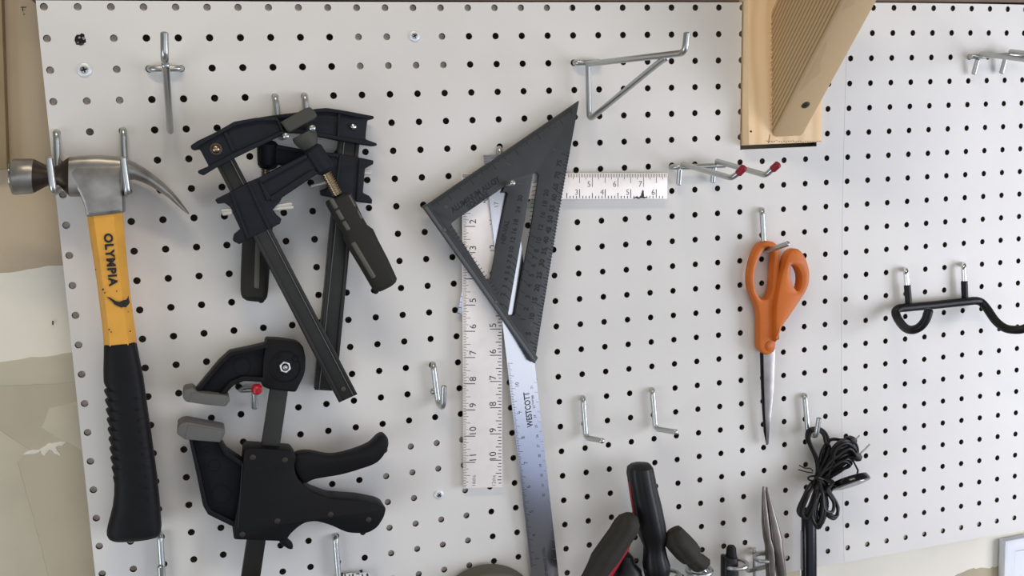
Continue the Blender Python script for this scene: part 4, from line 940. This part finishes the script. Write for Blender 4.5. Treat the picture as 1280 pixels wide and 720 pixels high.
cord([(1022, 598, .019), (1023.5, 585, .019), (1021, 572, .019), (1015.5, 560, .019), (1011.5, 549, .020), (1013, 540.5, .020), (1019.5, 538.2, .017), (1026.5, 540, .016), (1030.5, 546, .018), (1032, 553, .020), (1037, 559, .020), (1033, 570, .021), (1027, 584, .021), (1022, 598, .020)])
cord([(1020, 600, .013), (1026, 580, .013), (1032, 565, .013), (1036, 552, .013), (1042, 549, .013), (1052, 550, .014), (1062, 549, .014), (1069, 554, .014), (1072, 563, .016), (1071, 570, .018)])
fan = [(1045, 553, 1058, 550, 1066, 556), (1048, 557, 1060, 552.5, 1069, 561), (1043, 563, 1062, 556, 1070, 566), (1046, 568, 1061, 561, 1069, 570), (1048, 572, 1060, 567, 1067, 574), (1046, 578, 1058, 574, 1064, 579), (1041, 558, 1052, 552, 1062, 553), (1044, 560, 1057, 554, 1066, 560), (1047, 566, 1061, 559, 1070, 573), (1044, 574, 1055, 569, 1066, 568), (1040, 566, 1052, 560, 1064, 565), (1042, 580, 1054, 576, 1062, 582)]
for i, (ax, ay, bx, by, cx, cy) in enumerate(fan):
    d = .012 + .003 * (i % 4)
    cord([(1018 + i * .6, 604 - i, d + .004), (1024 + i, 594 - i * .8, d + .005), (1034 + i * .8, 577 + i * .6, d + .006), (ax, ay + 3, d + .008), (bx, by, d + .009), (cx, cy, d + .006), (bx - 2, by + 11, d + .002), (ax - 4, ay + 16, d), (1028 + i, 596, d), (1021, 605, d)])
low = [(1006, 618, 997.5, 638, 1004, 645, 1012, 632), (1008, 616, 1001, 634, 1006, 642, 1015, 628), (1010, 620, 1003, 640, 1009, 648, 1016, 634), (1022, 622, 1017, 650, 1024, 659.5, 1031, 640), (1024, 620, 1020, 645, 1027, 655, 1034, 632), (1030, 618, 1031, 642, 1024, 652, 1018, 632), (1036, 612, 1046, 630, 1046, 645, 1034, 640), (1034, 614, 1042, 628, 1040, 640, 1030, 636), (1018, 622, 1012, 640, 1019, 650, 1026, 634), (1005, 622, 999, 640, 1007, 646.5, 1013, 634), (1028, 620, 1026, 646, 1020, 656, 1018, 636), (1020, 624, 1015, 646, 1022, 656, 1028, 640), (1038, 616, 1047.5, 634, 1043, 648, 1033, 642)]
for i, (ax, ay, bx, by, cx, cy, ex, ey) in enumerate(low):
    d = .030 + .0028 * (i % 4)
    cord([(1022, 597, .018 + .001 * i), (ax + 5, ay - 10, d - .004), (ax, ay, d), (bx, by, d), (cx, cy, d + .002), (ex, ey, d + .003), ((ex + 1024) / 2 + 1, ey - 20, d), (1023 + (i % 3), 600, .020 + .001 * i)])
m = MB(); m.tube([P(1017 + 7 * math.cos(t), 600 + 3 * math.sin(t) - 2, .020 + .009 * math.sin(t)) for t in [2 * math.pi * k / 20 for k in range(20)]], .0010, 'cord_black', 8, closed=True)
m.tube(cr([P(1016, 589, .022), P(1013, 585.5, .022), P(1006, 585, .020), P(999, 581.5, .016)], 5, False), .0006, 'cord_black', 8); m.tube(cr([P(1016, 591, .022), P(1010, 590.5, .020), P(1003, 588.5, .018), P(998, 587, .014)], 5, False), .0006, 'cord_black', 8); m.build('wire_tie', rt)
gq = Plane(1072, 562, .026); m = MB()
m.plate(gq, fil([(1062, 548), (1069, 546), (1073, 550), (1071.5, 556), (1065, 556)], 2), .010, 'cord_black', bev=.002)
m.plate(gq, fil([(1068, 562), (1074, 565), (1080, 570), (1078, 577), (1073, 578.5), (1066, 574)], 2.5), .014, 'cord_black', bev=.003)
PG = m.build('plug', rt)
for a, b in (((1076, 566.5), (1087, 555.5)), ((1070, 549), (1074, 544.5))):
    m = MB(); m.tube([gq.q(*a, -.004), gq.q(*b, -.004)], .0009, 'zinc', 8); m.build('prong', PG, label='steel plug prong')
# round magnetic base on the cord
dc = P(1063, 602, .028); dn = (P(1067, 617, .030) - P(1063, 602, .028)).normalized(); dn = (dn + Vector((-.10, -.45, 0))).normalized()
xx = (P(1084, 593, .028) - P(1043, 609, .028)); dr = xx.length / 2
xx = (xx - dn * xx.dot(dn)).normalized(); yy = dn.cross(xx)
def dring(z, r): return [dc + dn * z + (xx * math.cos(2 * math.pi * j / 36) + yy * math.sin(2 * math.pi * j / 36)) * r for j in range(36)]
m = MB(); m.rings([dring(-.0042, dr * .80), dring(-.0036, dr * .92), dring(.0005, dr), dring(.0028, dr * 1.0), dring(.0034, dr * .95), dring(.0034, dr * .84)], 'gloss_black'); 
m.rings([dring(.0033, dr * .84), dring(.0040, dr * .82)], 'mirror_grey'); m.tube([P(1067, 577, .026), P(1072.5, 588, .024), dc - dn * .003 + xx * dr * .4], .0010, 'cord_black', 8); m.build('round_base', rt, label='round black base with grey underside')

# ------------------------------------------------------------------ grey round disc, pale tag and white panel
gp = Plane(614, 785, .028); rt_ = gp.o
m = MB(); uu = gp.q(614 + 67, 785) - gp.o; m.disc(gp.o - gp.n * .022, gp.n, uu.length * 1.0, .022, 'disc_grey', 56, bev=.003)
m.disc(gp.o + gp.n * .0, gp.n, uu.length * .55, .001, 'disc_grey', 40)
tag(m.build('disc', loc=gp.q(614, 840)), 'grey round disc rising above the bottom edge', 'disc')
tq = Plane(442, 722, .006); m = MB(); m.plate(tq, ragged([(424, 718.5), (432, 717), (448, 716.5), (462, 716), (468, 740), (420, 742)], .8, 4), .0008, 'board_white', bev=.0002)
for x, y, w, h in ((426, 716, 2.5, 5), (430, 718, 2, 4), (436, 718.5, 1.6, 3.5), (440, 717.5, 1.6, 4), (445, 717, 4, 1.2), (452, 718, 1.6, 4), (458, 717, 2.4, 3.5)): m.poly(tq, ragged([(x, y), (x + w, y - .6), (x + w + .5, y + h), (x + .4, y + h)], .4, 1.5), 'ink_dark')
m.plate(tq, [(449, 713.5), (453, 712), (453.5, 715.5), (451, 715.8)], .0008, 'hole_dark', front=.0006, bev=.0001)
tag(m.build('paper_tag', loc=tq.q(440, 740)), 'small pale tag with dark marks on the hook below the trigger clamp', 'tag')
bq = wpl(YW - .012); m = MB()
rt = root('wall_panel', bq.q(1300, 760), 'white framed panel on the wall at the bottom right corner', 'panel')
x0 = bq.q(1256.5, 690).x; zt_ = bq.q(1257, 676.5).z; W_ = .20; Hh = .22
o = [bq.uv(Vector((x, bq.o.y, z))) for x, z in ((x0, zt_), (x0 + W_, zt_), (x0 + W_, zt_ - Hh), (x0, zt_ - Hh))]
i_ = .0165; inn = [(o[0][0] + i_, o[0][1] - i_), (o[1][0] - i_, o[1][1] - i_), (o[2][0] - i_, o[2][1] + i_), (o[3][0] + i_, o[3][1] + i_)]
m.plate(bq, o, .0115, 'panel_white', holes=[inn], bev=.003, uvmode=True); m.build('frame', rt)
m = MB(); g = .001; pn = [(inn[0][0] + g, inn[0][1] - g), (inn[1][0] - g, inn[1][1] - g), (inn[2][0] - g, inn[2][1] + g), (inn[3][0] + g, inn[3][1] + g)]
m.plate(bq, pn, .008, 'panel_white', bev=.001, front=-.0025, uvmode=True); m.build('door', rt)

# ------------------------------------------------------------------ light
wd_ = bpy.data.worlds.new('world'); SC.world = wd_; wd_.use_nodes = True
nt = wd_.node_tree; bg = nt.nodes['Background']; bg.inputs['Strength'].default_value = .135
tc = nt.nodes.new('ShaderNodeTexCoord'); sx = nt.nodes.new('ShaderNodeSeparateXYZ'); nt.links.new(tc.outputs['Generated'], sx.inputs[0])
mr = nt.nodes.new('ShaderNodeMapRange'); mr.inputs[1].default_value = -1; mr.inputs[2].default_value = 1; nt.links.new(sx.outputs['Z'], mr.inputs[0])
rp = nt.nodes.new('ShaderNodeValToRGB'); e = rp.color_ramp.elements        # a dim garage: grey floor, pale walls, white ceiling
e[0].position = .15; e[0].color = (.34, .33, .32, 1); e[1].position = .85; e[1].color = (1.25, 1.2, 1.15, 1)
x = e.new(.45); x.color = (.75, .78, .85, 1)
nt.links.new(mr.outputs[0], rp.inputs['Fac']); nt.links.new(rp.outputs['Color'], bg.inputs['Color'])
def area(name, loc, aim, sx, sy, col, power, spread=180):
    l = bpy.data.lights.new(name, 'AREA'); l.shape = 'RECTANGLE'; l.size = sx; l.size_y = sy; l.color = col; l.energy = power; l.spread = math.radians(spread)
    o = bpy.data.objects.new(name, l); COL.objects.link(o); o.location = loc
    d = Vector(aim) - Vector(loc); o.rotation_euler = d.to_track_quat('-Z', 'Y').to_euler(); return o
area('garage_door_daylight', (1.2, -2.9, 1.52), (.70, 0, 1.5), 4.4, 1.6, (.90, .94, 1.0), 25)
area('garage_door_lower_light', (1.6, -2.78, .42), (.75, 0, 1.4), 3.4, .6, (.62, .72, 1.0), 4.6)
area('right_side_fill', (1.95, -.85, 1.40), (.85, 0, 1.55), .7, 1.0, (.87, .89, 1.0), 17)  # unseen extra fill light, added to brighten the right side of the board
area('left_window_daylight', (-1.2, -1.0, 1.10), (.05, 0, 1.5), .8, .9, (.86, .92, 1.0), 9.5)
area('ceiling_tube_lamp', (.15, -.85, Z0 + .95), (.35, 0, 1.65), .9, .12, (1.0, .86, .66), 6.6)
SC.view_settings.view_transform = 'Standard'; SC.view_settings.look = 'None'; SC.view_settings.gamma = 1; SC.view_settings.use_curve_mapping = False
SC.view_settings.exposure = 0.0
for o in ROOTS:
    if '_l' in o: del o['_l']
